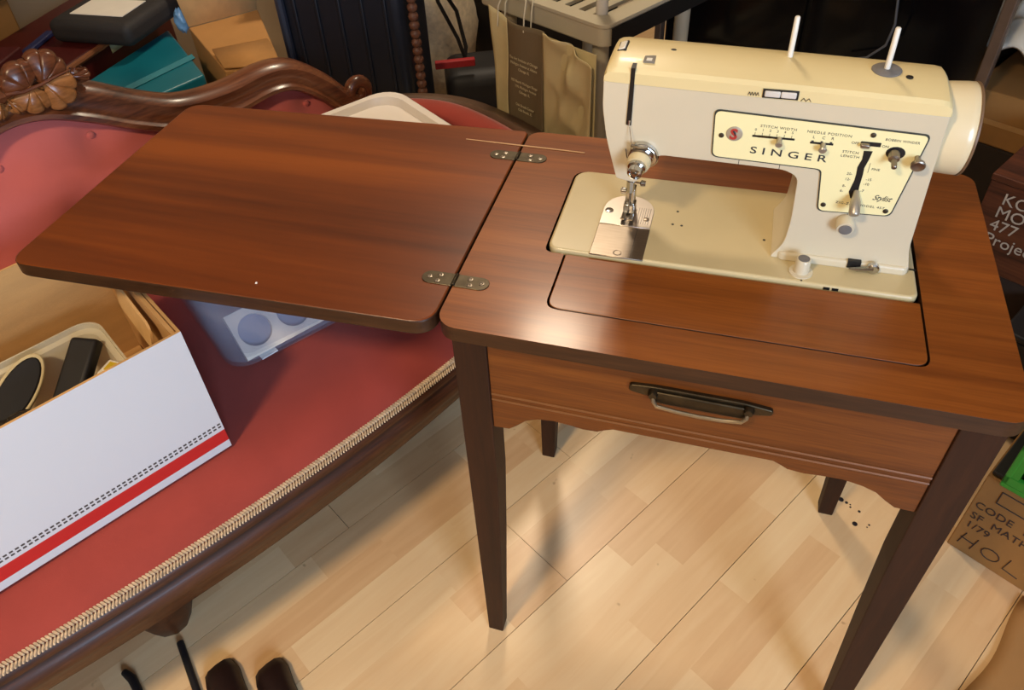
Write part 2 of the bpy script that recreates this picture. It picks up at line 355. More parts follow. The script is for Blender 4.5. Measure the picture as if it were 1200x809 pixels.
# legs, square and tapered on the inner faces
X0, X1, Y0, Y1 = 0.0182, 0.6045, 0.005, 0.424
LT, LF, LD = 0.0425, 0.026, 0.024
def leg(px, py, dx, dy):
    def ring(wx, wy, z): return [(px, py, z), (px + dx * wx, py, z), (px + dx * wx, py + dy * wy, z), (px, py + dy * wy, z)]
    b = B().loft([ring(LF, LD, 0.0), ring(LF + 0.001, LD + 0.001, 0.006), ring(0.0375, 0.036, 0.30), ring(LT - 0.0005, LT - 0.0005, 0.46), ring(LT, LT, 0.575), ring(LT, LT, ZB)])
    return part('leg', b, M_leg, cab, bevel=0.0015, smooth=False)
leg(X0, Y0, 1, 1); leg(X1, Y0, -1, 1); leg(X0, Y1, 1, -1); leg(X1, Y1, -1, -1)
AX0, AX1 = X0 + LT, X1 - LT
low = [(AX0, 0.582), (0.082, 0.583), (0.092, 0.592), (0.104, 0.605), (0.120, 0.613), (0.140, 0.616), (0.160, 0.614), (0.178, 0.611), (0.196, 0.612), (0.204, 0.617), (0.215, 0.622), (0.30, 0.622), (0.400, 0.622), (0.410, 0.617), (0.418, 0.612), (0.436, 0.610), (0.455, 0.612), (0.478, 0.613), (0.500, 0.608), (0.516, 0.601), (0.528, 0.590), (0.540, 0.581), (AX1, 0.580)]
fr = part('drawer_front', B().prism(low + [(AX1, ZB), (AX0, ZB)], 'y', Y0 + 0.003, Y0 + 0.022), M_drawer, cab, bevel=0.001, seg=1, smooth=False)
for zz in (0.6375, 0.6475):
    part('bead', B().tube([(AX0 + 0.001, Y0 + 0.0032, zz), (AX1 - 0.001, Y0 + 0.0032, zz - 0.002)], 0.0019, 6), mat('pale_bead', (116, 72, 34), 0.4), fr)  # beads in a lighter tone of the drawer wood, so both lines show
part('side_panel', B().box(X0 + 0.006, X0 + 0.024, Y0 + LT, Y1 - LT, 0.60, ZB), M_drawer, cab); part('side_panel', B().box(X1 - 0.024, X1 - 0.006, Y0 + LT, Y1 - LT, 0.60, ZB), M_drawer, cab)
part('back_panel', B().box(X0 + LT, X1 - LT, Y1 - 0.022, Y1 - 0.006, 0.63, ZB), M_drawer, cab)
part('bottom_board', B().box(X0 + 0.025, X1 - 0.025, Y0 + 0.023, Y1 - 0.023, 0.628, 0.636), M_leg, cab)
# bail pull
hp = roundpoly([(0.230, 0.7045), (0.260, 0.6995), (0.356, 0.6985), (0.386, 0.7045), (0.386, 0.7125), (0.356, 0.7165), (0.260, 0.7170), (0.230, 0.7145)], 0.004, 3)
hd = part('drawer_pull', B().prism(hp, 'y', Y0 - 0.0025, Y0 + 0.0035), M_bronze, cab, bevel=0.0012, label='dark bronze drawer pull')
part('cup', B().prism(roundpoly([(0.2575, 0.6955), (0.3605, 0.6945), (0.3605, 0.712), (0.2575, 0.713)], 0.006, 3), 'y', Y0 - 0.006, Y0 - 0.002), M_bronze, hd, bevel=0.0015)
part('bail', B().tube([(0.2575, Y0 - 0.005, 0.709), (0.2590, Y0 - 0.010, 0.702), (0.263, Y0 - 0.0105, 0.6955), (0.285, Y0 - 0.0105, 0.6925), (0.31, Y0 - 0.011, 0.6918), (0.335, Y0 - 0.0105, 0.6920), (0.355, Y0 - 0.0105, 0.695), (0.360, Y0 - 0.010, 0.7015), (0.361, Y0 - 0.005, 0.708)], 0.0024, 8), M_bronzehi, hd, label='worn bright bail bar')
for px_ in (0.2575, 0.361):
    part('pull_post', B().lathe((px_, Y0, 0.7085), (0, -1, 0), [(0.006, 0), (0.0062, 0.006), (0.0045, 0.0095)], 12), M_bronze, hd)
st = part('wooden_stick', B().tube([(-0.093, 0.406, H + 0.0006), (-0.02, 0.4035, H + 0.0010), (0.04, 0.4025, H + 0.0010), (0.095, 0.401, H + 0.0009)], [0.0006, 0.0010, 0.0010, 0.0009], 6), mat('pale_stick_wood', (196, 150, 100), 0.6), org=(0, 0.403, H))
tag(st, 'thin pale wooden stick lying across the leaf joint', 'stick')
cr = part('crumb', B().add([(-0.2465, 0.018, H), (-0.2435, 0.0185, H), (-0.2445, 0.0215, H), (-0.245, 0.0195, H + 0.0025)], [(0, 1, 2), (0, 1, 3), (1, 2, 3), (2, 0, 3)]), M_white, org=(-0.245, 0.019, H), smooth=False)
tag(cr, 'tiny white crumb lying on the opened leaf', 'crumb')

# ---------------------------------------------------------------- sewing machine
YF, YK = 0.205, 0.303
sm = thing('sewing_machine', 'cream zigzag sewing machine mounted in the wooden table', 'sewing machine', (0.31, 0.255, H))
BX0, BX1, BY0, BY1 = 0.0957, 0.528, 0.1644, 0.349; ZBED = 0.7645
bed = part('bed', B().prism(rrect(BX0, BX1, BY0, BY1, (0.014, 0.010, 0.012, 0.020)), 'z', 0.7525, ZBED), M_bed, sm, bevel=0.003, seg=3)
part('bed_underside', B().box(0.13, 0.52, 0.185, 0.335, 0.65, 0.7525), M_black, bed)
for x, y in ((0.246, 0.2755), (0.243, 0.246), (0.2545, 0.2455)):
    part('screw_hole', B().lathe((x, y, ZBED - 0.001), (0, 0, 1), [(0.0018, 0), (0.0018, 0.00125)], 8), M_black, bed)
# needle plate and slide plate
arc = [(0.183 + 0.033 * math.cos(a), 0.265 + 0.033 * math.sin(a)) for a in [PI * i / 14 for i in range(15)]]
npl = part('needle_plate', B().prism([(0.150, 0.2285), (0.216, 0.2285)] + arc, 'z', ZBED - 0.001, ZBED + 0.0012), mat('light_steel', (206, 196, 186), 0.3, 1.0, var=0.05), sm, bevel=0.0004, seg=1)
for i in range(6): part('seam_guide', B().box(0.1965 + i * 0.003, 0.1969 + i * 0.003, 0.236, 0.272, ZBED + 0.0011, ZBED + 0.0016), M_ink, npl)
part('slot', B().box(0.179, 0.188, 0.2535, 0.2575, ZBED + 0.0011, ZBED + 0.0015), M_black, npl)
for dx in (0.1825, 0.1875): part('feed_dog', B().box(dx - 0.001, dx + 0.001, 0.243, 0.268, ZBED + 0.001, ZBED + 0.0022), M_steel, npl)
part('screw', B().lathe((0.158, 0.2585, ZBED + 0.001), (0, 0, 1), [(0.0055, 0), (0.0055, 0.0008), (0.004, 0.0012)], 14), M_chrome, npl)
part('screw', B().lathe((0.2085, 0.2475, ZBED + 0.001), (0, 0, 1), [(0.004, 0), (0.004, 0.0008), (0.003, 0.0012)], 14), M_steel, npl)
sl = part('slide_plate', B().box(0.150, 0.2165, 0.1625, 0.2275, ZBED - 0.001, ZBED + 0.001), M_steel, sm, bevel=0.0006, seg=1, label='brushed steel slide plate')
part('thumb_dimple', B().lathe((0.184, 0.171, ZBED + 0.0008), (0, 0, 1), [(0.0052, 0), (0.0052, 0.0006), (0.004, 0.0002)], 14), M_steel, sl)
part('slide_joint', B().box(0.2005, 0.2009, 0.1635, 0.2265, ZBED + 0.0009, ZBED + 0.0012), M_ink, sl)
# body casting: head, arm and pillar in one C-shaped piece
def seam(x): return 0.977 - 0.026 * (x - 0.153)
bodyp = roundpoly([(0.1725, 0.8525), (0.1965, 0.8485), (0.2165, 0.8905), (0.360, 0.8878), (0.3755, 0.880), (0.379, 0.82), (0.377, 0.787), (0.366, 0.768), (0.366, ZBED), (0.5165, ZBED), (0.5175, 0.775), (0.511, 0.80), (0.5045, 0.94), (0.5035, seam(0.5035)), (0.1525, seam(0.1525)), (0.1525, 0.945), (0.1585, 0.905)], [0.004, 0.006, 0.012, 0.02, 0.02, 0.02, 0.01, 0.004, 0.001, 0.001, 0.004, 0.01, 0.01, 0.001, 0.001, 0.01, 0.01], 4)
body = part('body', B().prism(bodyp, 'y', YF, YK), M_cream, sm, bevel=0.0055, seg=3)
part('base_skirt', B().prism(rrect(0.372, 0.5185, YF - 0.004, 0.312, 0.008), 'z', ZBED - 0.001, 0.7755), M_cream, body, bevel=0.003, seg=3)
part('seam_line', B().box(0.3095, 0.3101, YF - 0.0002, YF + 0.02, 0.8885, 0.9), M_ink, body); part('seam_line', B().box(0.3535, 0.3541, YF - 0.0002, YF + 0.02, 0.8880, 0.9), M_ink, body)
# yellowed top cover, crowned, with rounded ends
def lidring(x, s):
    z0 = seam(x) + 0.0004; cr_ = [(YF - 0.001, 0.0), (YF - 0.0005, 0.012), (YF + 0.003, 0.0165), (YF + 0.018, 0.0205), (YF + 0.040, 0.0225), (YF + 0.062, 0.0215), (YF + 0.082, 0.0165), (YK - 0.003, 0.009), (YK + 0.001, 0.0)]
    yc = (YF + YK) / 2
    return [(x, yc + (y - yc) * (0.965 + 0.035 * s), z0 + h * s) for y, h in cr_]
lid = part('top_cover', B().loft([lidring(0.1522, 0.02), lidring(0.1527, 0.45), lidring(0.1555, 0.78), lidring(0.160, 0.93), lidring(0.167, 1.0), lidring(0.25, 1.02), lidring(0.35, 1.0), lidring(0.45, 0.97), lidring(0.492, 0.95), lidring(0.499, 0.88), lidring(0.503, 0.65), lidring(0.5045, 0.3), lidring(0.505, 0.02)]), M_lid, sm, angle=34, label='yellowed cream top cover')
def lidz(x, y):
    s = 1.0; t = [(0.0, 0.0), (0.001, 0.012), (0.004, 0.0165), (0.019, 0.0205), (0.041, 0.0225), (0.063, 0.0215), (0.083, 0.0165), (0.098, 0.0)]
    d = y - (YF - 0.001)
    for (a, ha), (c, hc) in zip(t, t[1:]):
        if a <= d <= c: return seam(x) + (ha + (hc - ha) * (d - a) / (c - a)) * s
    return seam(x)
x, y = 0.1655, 0.250
part('light_switch', B().box(x - 0.0052, x + 0.0052, y - 0.012, y + 0.012, 0.980, 0.9995, Matrix.Translation((x, y, 0.9995)) @ Matrix.Rotation(-0.3, 4, 'Y') @ Matrix.Translation((-x, -y, -0.9995))), M_black, lid, bevel=0.0005)
part('rocker', B().box(x - 0.0038, x + 0.0038, y - 0.010, y + 0.010, 0.985, 1.0004, Matrix.Translation((x, y, 0.9995)) @ Matrix.Rotation(-0.3, 4, 'Y') @ Matrix.Translation((-x, -y, -0.9995))), M_white, lid, bevel=0.001)
x, y = 0.199, 0.226
zz = lidz(x, y); part('pressure_dial_window', B().box(x - 0.0062, x + 0.0062, y - 0.008, y + 0.008, zz - 0.006, zz + 0.0012), mat('grey_window', (120, 112, 100), 0.5), lid, bevel=0.0005); part('dial_mark', B().box(x - 0.003, x + 0.003, y - 0.006, y, zz, zz + 0.0016), M_white, lid)
for x, y in ((0.2215, 0.250), (0.4625, 0.2395)):
    zz = lidz(x, y); part('oil_hole', B().lathe((x, y, zz - 0.004), (0, 0, 1), [(0.0036, 0), (0.0036, 0.0046), (0.0026, 0.0048)], 12), M_black, lid)
# spool pins
for i, (x, y, h) in enumerate(((0.3445, 0.262, 0.043), (0.441, 0.250, 0.044))):
    zz = lidz(x, y)
    if i == 1: part('felt_disc', B().lathe((x, y, zz - 0.002), (0, -0.03, 1), [(0.0145, 0), (0.0150, 0.003), (0.0135, 0.0042)], 24), M_grey, lid, label='grey felt spool disc')
    part('spool_pin', B().tube([(x, y, zz - 0.003), (x, y + 0.001, zz + h * 0.6), (x, y + 0.002, zz + h), (x, y + 0.002, zz + h + 0.001)], [0.0030, 0.0030, 0.0028, 0.002], 12), M_white, sm, label='white spool pin')
# pattern selector on the front of the cover
zz = seam(0.34)
sel = part('stitch_selector', B().box(0.3215, 0.3575, YF - 0.0022, YF + 0.006, zz + 0.0015, zz + 0.0115), M_black, sm, bevel=0.0004)
part('selector_wheel', B().box(0.3235, 0.3395, YF - 0.0035, YF + 0.004, zz + 0.003, zz + 0.010), mat('pale_grey_plastic', (205, 198, 188), 0.4), sel, bevel=0.0012); part('selector_wheel', B().box(0.3400, 0.3555, YF - 0.0035, YF + 0.004, zz + 0.003, zz + 0.010), mat('pale_grey_plastic', (205, 198, 188), 0.4), sel, bevel=0.0012)
def zig(x0, n, dx, h, z0):
    b = B()
    for i in range(n):
        a = Vector((x0 + i * dx, YF - 0.0018, z0)); c = Vector((x0 + (i + 0.5) * dx, YF - 0.0018, z0 + h)); d = Vector((x0 + (i + 1) * dx, YF - 0.0018, z0))
        b.tube([a, c], 0.0003, 4).tube([c, d], 0.0003, 4)
    return b
part('zigzag_mark', zig(0.307, 4, 0.0028, 0.004, zz + 0.003), M_ink, sel); part('zigzag_mark', zig(0.3605, 2, 0.005, 0.0035, zz + 0.001), M_ink, sel)
# handwheel
hwz, hwy = 0.9265, 0.262
hw = part('handwheel', B().lathe((0.500, hwy, hwz), (1, 0, 0), [(0.046, 0), (0.0475, 0.004), (0.0485, 0.012), (0.0495, 0.028), (0.0495, 0.035), (0.046, 0.0395), (0.030, 0.041), (0.004, 0.0412)], 48), mat('cream_handwheel', (226, 208, 168), 0.3, var=0.03, scale=6, coat=0.2), sm, label='cream handwheel')
part('rim_band', B().lathe((0.5362, hwy, hwz), (1, 0, 0), [(0.0501, 0), (0.0501, 0.0022)], 48), mat('brown_rim', (110, 84, 60), 0.4), hw)
# control panel
pan = [(0.2755, 0.9555), (0.4925, 0.9470), (0.4800, 0.8430), (0.4035, 0.8395), (0.3965, 0.8935), (0.2790, 0.8965)]
def inset(poly, d):
    c = Vector((0, 0)); out = []; n = len(poly)
    for i in range(n):
        p = Vector(poly[i]); a = (p - Vector(poly[i - 1])).normalized(); e = (Vector(poly[(i + 1) % n]) - p).normalized()
        na = Vector((a.y, -a.x)); ne = Vector((e.y, -e.x)); k = na + ne; k = k / max(0.3, k.dot(k) / 2)
        out.append(tuple(p + k * d))
    return out
rad = [0.007, 0.006, 0.007, 0.007, 0.006, 0.007]
cp = part('control_panel', B().prism(roundpoly(pan, rad), 'y', YF - 0.0016, YF + 0.001), mat('dark_green_border', (48, 54, 50), 0.4), sm, label='control panel with dark border')
pf = part('panel_face', B().prism(roundpoly(inset(pan, 0.0014), rad), 'y', YF - 0.0021, YF), M_plate, cp, label='pale yellow panel face')
def PM(x, z, tilt=-0.03, y=YF - 0.0021):
    o = ORG[cp.name]; return Matrix.Translation(Vector((x, y, z)) - o) @ Matrix.Rotation(tilt * -1 * 1.0, 4, 'Y') @ Matrix.Rotation(PI / 2, 4, 'X')
def ptext(s, x, z, size, **k): return text('lettering', s, size, pf, M_ink, PM(x, z), thick=0.0002, **k)
ptext('S I N G E R', 0.319, 0.9065, 0.0118, xs=1.42, spacing=1.02, offset=0.00012)
ptext('STITCH WIDTH', 0.3255, 0.9395, 0.0042, xs=1.15, spacing=1.15)
ptext('NEEDLE POSITION', 0.3735, 0.9380, 0.0042, xs=1.15, spacing=1.15)
ptext('BOBBIN WINDER', 0.4510, 0.9368, 0.0040, xs=1.0, spacing=1.1)
ptext('OFF', 0.4195, 0.9295, 0.0040, xs=1.1); ptext('ON', 0.4495, 0.9285, 0.0040, xs=1.1)
ptext('STITCH', 0.4130, 0.9180, 0.0042, xs=1.1, spacing=1.1); ptext('LENGTH', 0.4125, 0.9130, 0.0042, xs=1.1, spacing=1.1)
ptext('FINE', 0.4465, 0.9000, 0.0038, xs=1.1)
for i, s in enumerate('012345'): ptext(s, 0.3205 + 0.0076 * i, 0.9345, 0.0042)
for i, s in enumerate('LCR'): ptext(s, 0.3805 + 0.0093 * i, 0.9318, 0.0046)
for s, x, z in (('20-', 0.4235, 0.8915), ('12-', 0.4232, 0.8845), ('8-', 0.4225, 0.8755), ('6-', 0.4215, 0.8690), ('-15', 0.4440, 0.8865), ('-10', 0.4430, 0.8805), ('-7', 0.4420, 0.8715)): ptext(s, x, z, 0.0044)
ptext('ZIG-ZAG MODEL 457', 0.4205, 0.8535, 0.0040, xs=1.2, spacing=1.15)
# flowing script word
text('script_lettering', 'Stylist', 0.0098, pf, M_ink, PM(0.4560, 0.8630), thick=0.0002, shear=0.45, xs=0.92, spacing=0.9)
# emblem
part('emblem', B().lathe((0.3000, YF - 0.0019, 0.9285), (0, -1, 0), [(0.0088, 0), (0.0088, 0.0009), (0.0080, 0.0013)], 24), mat('grey_badge', (176, 164, 142), 0.4, 0.3), pf)
M_red = mat('red_enamel', (176, 52, 44), 0.4)
text('emblem_letter', 'S', 0.0175, pf, M_red, PM(0.2952, 0.9225, y=YF - 0.0034), thick=0.0003, xs=1.0, offset=0.0006)
part('emblem_figure', B().tube([(0.2985, YF - 0.0038, 0.9325), (0.3005, YF - 0.0038, 0.9300), (0.3012, YF - 0.0038, 0.9268)], [0.0008, 0.0012, 0.0006], 6), M_ink, pf)
for x, z in ((0.2865, 0.9250), (0.4385, 0.9418), (0.4085, 0.8495), (0.4735, 0.8500)):
    part('screw', B().lathe((x, YF - 0.0021, z), (0, -1, 0), [(0.0029, 0), (0.0029, 0.0006), (0.0019, 0.001)], 12), mat('dark_screw', (84, 76, 62), 0.4, 0.8), pf)
# slots and levers
def slot(poly): return part('slot', B().prism(poly, 'y', YF - 0.0024, YF - 0.0018), M_black, pf)
slot(rrect(0.3190, 0.3630, 0.9268, 0.9292, 0.0005)); part('width_stop', B().box(0.325, 0.339, YF - 0.0030, YF - 0.0022, 0.9270, 0.9294), M_bronze, pf)
part('width_lever', B().lathe((0.3475, YF - 0.002, 0.9275), (0, -1, -0.35), [(0.0028, 0), (0.003, 0.006), (0.004, 0.0085), (0.0035, 0.010)], 12), mat('satin_nickel', (178, 168, 150), 0.35, 0.6), pf)
slot(rrect(0.3790, 0.4025, 0.9252, 0.9276, 0.0005)); part('needle_lever', B().lathe((0.3925, YF - 0.002, 0.9255), (0, -1, -0.35), [(0.0028, 0), (0.003, 0.006), (0.0045, 0.0085), (0.0035, 0.010)], 12), mat('satin_nickel', (178, 168, 150), 0.35, 0.6), pf)
for i in range(3):
    x = 0.3812 + 0.0093 * i; part('tick', B().box(x - 0.0012, x + 0.0012, YF - 0.0025, YF - 0.002, 0.9265, 0.9290), M_ink, pf)
for i in range(6):
    x = 0.3215 + 0.0076 * i; part('tick', B().box(x - 0.0002, x + 0.0002, YF - 0.0025, YF - 0.002, 0.929, 0.9325), M_ink, pf)
slot(rrect(0.4285, 0.4485, 0.9285, 0.9335, 0.0008)); part('winder_switch', B().box(0.4285, 0.4375, YF - 0.008, YF - 0.002, 0.9280, 0.9325), M_steel, pf, bevel=0.001)
slot([(0.4338, 0.9225), (0.4425, 0.9228), (0.4412, 0.912), (0.4392, 0.902), (0.4398, 0.893), (0.4398, 0.878), (0.4412, 0.8625), (0.4340, 0.8620), (0.4308, 0.8700), (0.4330, 0.885), (0.4330, 0.893), (0.4322, 0.902), (0.4345, 0.912)])
part('length_scale_mark', B().box(0.4437, 0.4440, YF - 0.0025, YF - 0.002, 0.8965, 0.9085), M_ink, pf)
part('length_lever', B().lathe((0.4385, YF - 0.002, 0.872), (0.02, -1, -0.75), [(0.003, 0), (0.0036, 0.006), (0.0056, 0.013), (0.0060, 0.026), (0.0048, 0.0285), (0.002, 0.029)], 14), mat('satin_nickel', (178, 168, 150), 0.35, 0.6), pf, label='chrome stitch length lever')
slot([(0.4645 + 0.0095 * math.cos(a), 0.9232 + 0.0075 * math.sin(a)) for a in [2 * PI * i / 16 for i in range(16)]])
part('winder_spindle', B().lathe((0.4635, YF - 0.002, 0.922), (0, -1, -0.25), [(0.0062, 0), (0.0055, 0.008), (0.003, 0.009), (0.0028, 0.020), (0.0018, 0.021)], 14), M_steel, pf)
part('winder_stop', B().lathe((0.4865, YF - 0.002, 0.9205), (0, -1, -0.2), [(0.003, 0), (0.003, 0.009), (0.0070, 0.0105), (0.0072, 0.014), (0.006, 0.015), (0.0015, 0.0142)], 16), M_steel, pf, label='steel bobbin stop screw')
# lower knob and lever
kb = part('reverse_knob', B().lathe((0.4365, YF, 0.8295), (0, -1, -0.15), [(0.0098, 0), (0.0098, 0.013), (0.0090, 0.0145), (0.0072, 0.0146)], 24), M_cream, sm, label='cream reverse knob')
part('knob_cap', B().lathe((0.4365, YF - 0.0143, 0.8273), (0, -1, -0.15), [(0.0070, 0), (0.0070, 0.0009), (0.006, 0.0012)], 20), M_grey, kb)
part('knob_mark', B().box(0.4362, 0.437, YF - 0.0005, YF + 0.001, 0.8365, 0.8395), M_ink, body)
fl2 = part('feed_lever_window', B().box(0.4515, 0.4660, YF - 0.0052, YF + 0.001, 0.7675, 0.7775), M_black, sm, label='small black lever window')
part('feed_lever', B().lathe((0.4795, YF - 0.004, 0.7725), (0, -1, 0), [(0.0068, 0), (0.0068, 0.005), (0.005, 0.0065)], 18).tube([(0.4795, YF - 0.0075, 0.7725), (0.462, YF - 0.0085, 0.7695), (0.4535, YF - 0.0085, 0.7690)], [0.0042, 0.003, 0.0012], 8), M_chrome, fl2, label='chrome feed lever')
bk = part('bed_knob', B().lathe((0.401, 0.183, ZBED - 0.0005), (0, 0, 1), [(0.0135, 0), (0.0135, 0.002), (0.0088, 0.0025), (0.0086, 0.0195), (0.0075, 0.021), (0.004, 0.021)], 24), M_cream, sm, label='cream round bed knob')
part('knob_cap', B().lathe((0.401, 0.183, ZBED + 0.0203), (0, 0, 1), [(0.0066, 0), (0.0066, 0.0008), (0.005, 0.001)], 20), M_grey, bk)
for x in (0.4305, 0.4400): part('edge_notch', B().box(x - 0.0035, x + 0.0035, BY0 - 0.0006, BY0 + 0.002, ZBED - 0.006, ZBED - 0.0025), M_black, bed)
part('edge_notch', B().box(0.5215, 0.5285, 0.214, 0.2165, ZBED - 0.001, ZBED + 0.0006), M_black, bed)
part('bed_hole', B().lathe((0.357, 0.237, ZBED - 0.001), (0, 0, 1), [(0.0018, 0), (0.0018, 0.0013)], 8), M_black, bed); part('bed_hole', B().lathe((0.402, 0.1675, ZBED - 0.001), (0, 0, 1), [(0.0012, 0), (0.0012, 0.0013)], 8), M_black, bed)
# take-up slot, lever and thread
ts = part('takeup_slot', B().prism([(0.1805, 0.9265), (0.1862, 0.926), (0.1868, 0.984), (0.1822, 0.984)], 'y', YF - 0.0016, YF + 0.001).box(0.1822, 0.1868, YF - 0.0016, YF + 0.014, 0.983, 0.9955), M_black, sm, label='black take-up lever slot')
part('takeup_lever', B().tube([(0.1838, YF - 0.003, 0.9270), (0.1843, YF - 0.003, 0.9335)], 0.0012, 8), M_chrome, ts)
# tension unit
tx, tz = 0.2015, 0.8915
tu = part('tension_bracket', B().prism(roundpoly([(0.1905, 0.905), (0.205, 0.9075), (0.2175, 0.899), (0.222, 0.886), (0.214, 0.877), (0.204, 0.876), (0.196, 0.886)], 0.005), 'y', YF - 0.009, YF + 0.001), M_chrome, sm, bevel=0.002, label='chrome thread tension bracket')
part('guide_bar', B().tube([(0.1895, YF - 0.009, 0.9045), (0.1985, YF - 0.013, 0.9055), (0.2085, YF - 0.012, 0.9045)], 0.0026, 8), M_chrome, tu)
part('check_spring', B().tube([(0.1825, YF - 0.004, 0.8965), (0.1850, YF - 0.008, 0.8880), (0.1885, YF - 0.012, 0.8875), (0.1925, YF - 0.012, 0.8915)], 0.0008, 6), M_steel, tu)
ax = Vector((-0.12, -1, -0.28)); p0 = Vector((tx, YF - 0.006, tz))
part('tension_disc', B().lathe(p0, ax, [(0.0135, 0), (0.0145, 0.002), (0.0125, 0.004), (0.0145, 0.006), (0.0120, 0.008)], 28), M_chrome, tu)
part('tension_dial', B().lathe(p0 + ax.normalized() * 0.008, ax, [(0.0135, 0), (0.0138, 0.004), (0.0125, 0.0095)], 28), mat('cream_dial', (214, 196, 152), 0.4), tu, label='cream tension dial')
tn = part('tension_nut', B().lathe(p0 + ax.normalized() * 0.0175, ax, [(0.0105, 0), (0.0105, 0.004), (0.0085, 0.006), (0.0085, 0.013), (0.0060, 0.0145), (0.0050, 0.012), (0.0028, 0.012), (0.0026, 0.015)], 22), M_chrome, tu)
# presser bar, needle bar, foot
nx, ny = 0.1845, 0.252
nb = part('needle_bar', B().tube([(nx, ny, 0.853), (nx, ny, 0.812)], 0.0033, 10).tube([(nx, ny, 0.82), (nx, ny, 0.804)], 0.0052, 8), M_chrome, sm)
part('needle', B().tube([(nx, ny, 0.806), (nx, ny, 0.766)], [0.0009, 0.0006], 6), M_steel, nb)
part('needle_clamp_screw', B().tube([(nx, ny, 0.8185), (nx + 0.012, ny - 0.001, 0.8185), (nx + 0.0135, ny - 0.001, 0.8185), (nx + 0.019, ny - 0.001, 0.8185)], [0.0014, 0.0014, 0.0042, 0.0036], 10), M_chrome, nb)
pb = part('presser_bar', B().tube([(nx, ny + 0.014, 0.853), (nx, ny + 0.014, 0.785)], 0.0033, 10), M_chrome, sm)
part('foot_shank', B().box(nx - 0.006, nx + 0.006, ny + 0.004, ny + 0.018, 0.780, 0.804), M_chrome, pb, bevel=0.0015); part('shank_screw', B().lathe((nx - 0.006, ny + 0.010, 0.797), (-1, 0, 0), [(0.0045, 0), (0.0045, 0.006), (0.0035, 0.007)], 12), M_chrome, pb)
for s_ in (-1, 1):
    part('foot_toe', B().loft([[(nx + s_ * (0.0025 + a * 0.0055) , y, z + h) for a, h in ((0, 0), (1, 0), (1, 0.0018), (0, 0.0018))] for y, z in ((ny + 0.018, 0.7685), (ny + 0.004, 0.7672), (ny - 0.010, 0.7674), (ny - 0.019, 0.7715))]), M_chrome, pb)
part('foot_block', B().box(nx - 0.0075, nx + 0.0075, ny + 0.000, ny + 0.016, 0.768, 0.782), M_chrome, pb, bevel=0.0015)
part('thread_guide', B().tube([(nx - 0.008, ny - 0.006, 0.842), (nx - 0.003, ny - 0.008, 0.8445), (nx + 0.004, ny - 0.006, 0.842)], 0.001, 6), M_chrome, nb)
part('thread', B().tube([(0.1850, YF - 0.003, 0.925), (0.1895, YF - 0.010, 0.9075), (0.1868, YF - 0.006, 0.88), (0.1850, YF + 0.004, 0.8485), (0.1845, ny - 0.004, 0.830), (0.1845, ny - 0.003, 0.785)], 0.0004, 5), mat('brown_thread', (110, 84, 56), 0.8), nb)
part('face_screw', B().lathe((0.157, 0.245, 0.893), (-1, 0, 0), [(0.003, 0), (0.003, 0.002), (0.002, 0.003)], 10), M_chrome, body)

# ---------------------------------------------------------------- settee (room frame)
SC = -0.2                                                    # centre of the settee along the wall
def vf(u): return 0.219 + 0.12 * (u - SC) ** 2
def smooth(pts, n=6):
    out = []; P = [pts[0]] + list(pts) + [pts[-1]]
    for i in range(1, len(P) - 2):
        a, b_, c, d = (Vector(q) for q in P[i - 1:i + 3])
        for k in range(n):
            t = k / n
            out.append(0.5 * ((2 * b_) + (c - a) * t + (2 * a - 5 * b_ + 4 * c - d) * t * t + (3 * b_ - a - 3 * c + d) * t ** 3))
    out.append(Vector(pts[-1])); return out
se = thing('settee', 'carved walnut settee upholstered in tufted red velvet', 'settee', (SC, 0.55, 0), True)
SU0, SU1 = SC - 0.82, SC + 0.82
def seat_pt(i, j):
    u = SU0 + (SU1 - SU0) * i; f = vf(u) ; v = f + (0.86 - f) * j ** 1.6
    z = 0.372 + 0.058 * (1 - math.exp(-(v - f) / 0.034)) + 0.003 * math.sin(u * 9) * (1 - math.exp(-(v - f) / 0.1)) * 0.3
    ed = min(u - SU0, SU1 - u); z -= 0.03 * math.exp(-ed / 0.03)
    return (u, v, z)
b = B().grid(seat_pt, 96, 26); b.grid(lambda i, j: (SU0 + (SU1 - SU0) * i, vf(SU0 + (SU1 - SU0) * i) - 0.0 + 0.002 * j, 0.372 - 0.07 * j), 96, 1)
part('seat_cushion', b, M_velvet, se, angle=80, recalc=False)
part('seat_frame', B().prism([(SU0 + 0.02, 0.30)] + [(SU0 + 0.02 + (SU1 - SU0 - 0.04) * k / 24, vf(SU0 + 0.02 + (SU1 - SU0 - 0.04) * k / 24) + 0.03) for k in range(25)] + [(SU1 - 0.02, 0.86), (SU0 + 0.02, 0.86)], 'z', 0.29, 0.355), M_rail, se, smooth=False)
# front rail: a moulding swept along the bowed front
prof = [(0.004, 0.374), (-0.006, 0.374), (-0.010, 0.369), (-0.010, 0.362), (-0.004, 0.358), (-0.005, 0.352), (-0.010, 0.347), (-0.015, 0.338), (-0.016, 0.328), (-0.010, 0.318), (-0.006, 0.305), (-0.003, 0.290), (0.006, 0.281), (0.030, 0.279), (0.030, 0.36)]
rings = []
for k in range(81):
    u = SU0 - 0.01 + (SU1 - SU0 + 0.02) * k / 80; bow = 0.012 * math.cos((u - SC) * 5.2)
    rings.append([(u, vf(u) + dv, z - (0.374 - z) * 0.12 * math.cos((u - SC) * 4.0)) for dv, z in prof])
part('front_rail', B().loft(rings), M_rail, se, angle=50, label='moulded walnut front rail')
for u0 in (SU0 - 0.005, SU1 - 0.025): part('side_rail', B().box(u0, u0 + 0.03, vf(SU1) + 0.03, 0.84, 0.28, 0.37), M_rail, se, bevel=0.004)
part('back_rail', B().box(SU0, SU1, 0.842, 0.885, 0.28, 0.40), M_rail, se, bevel=0.004)
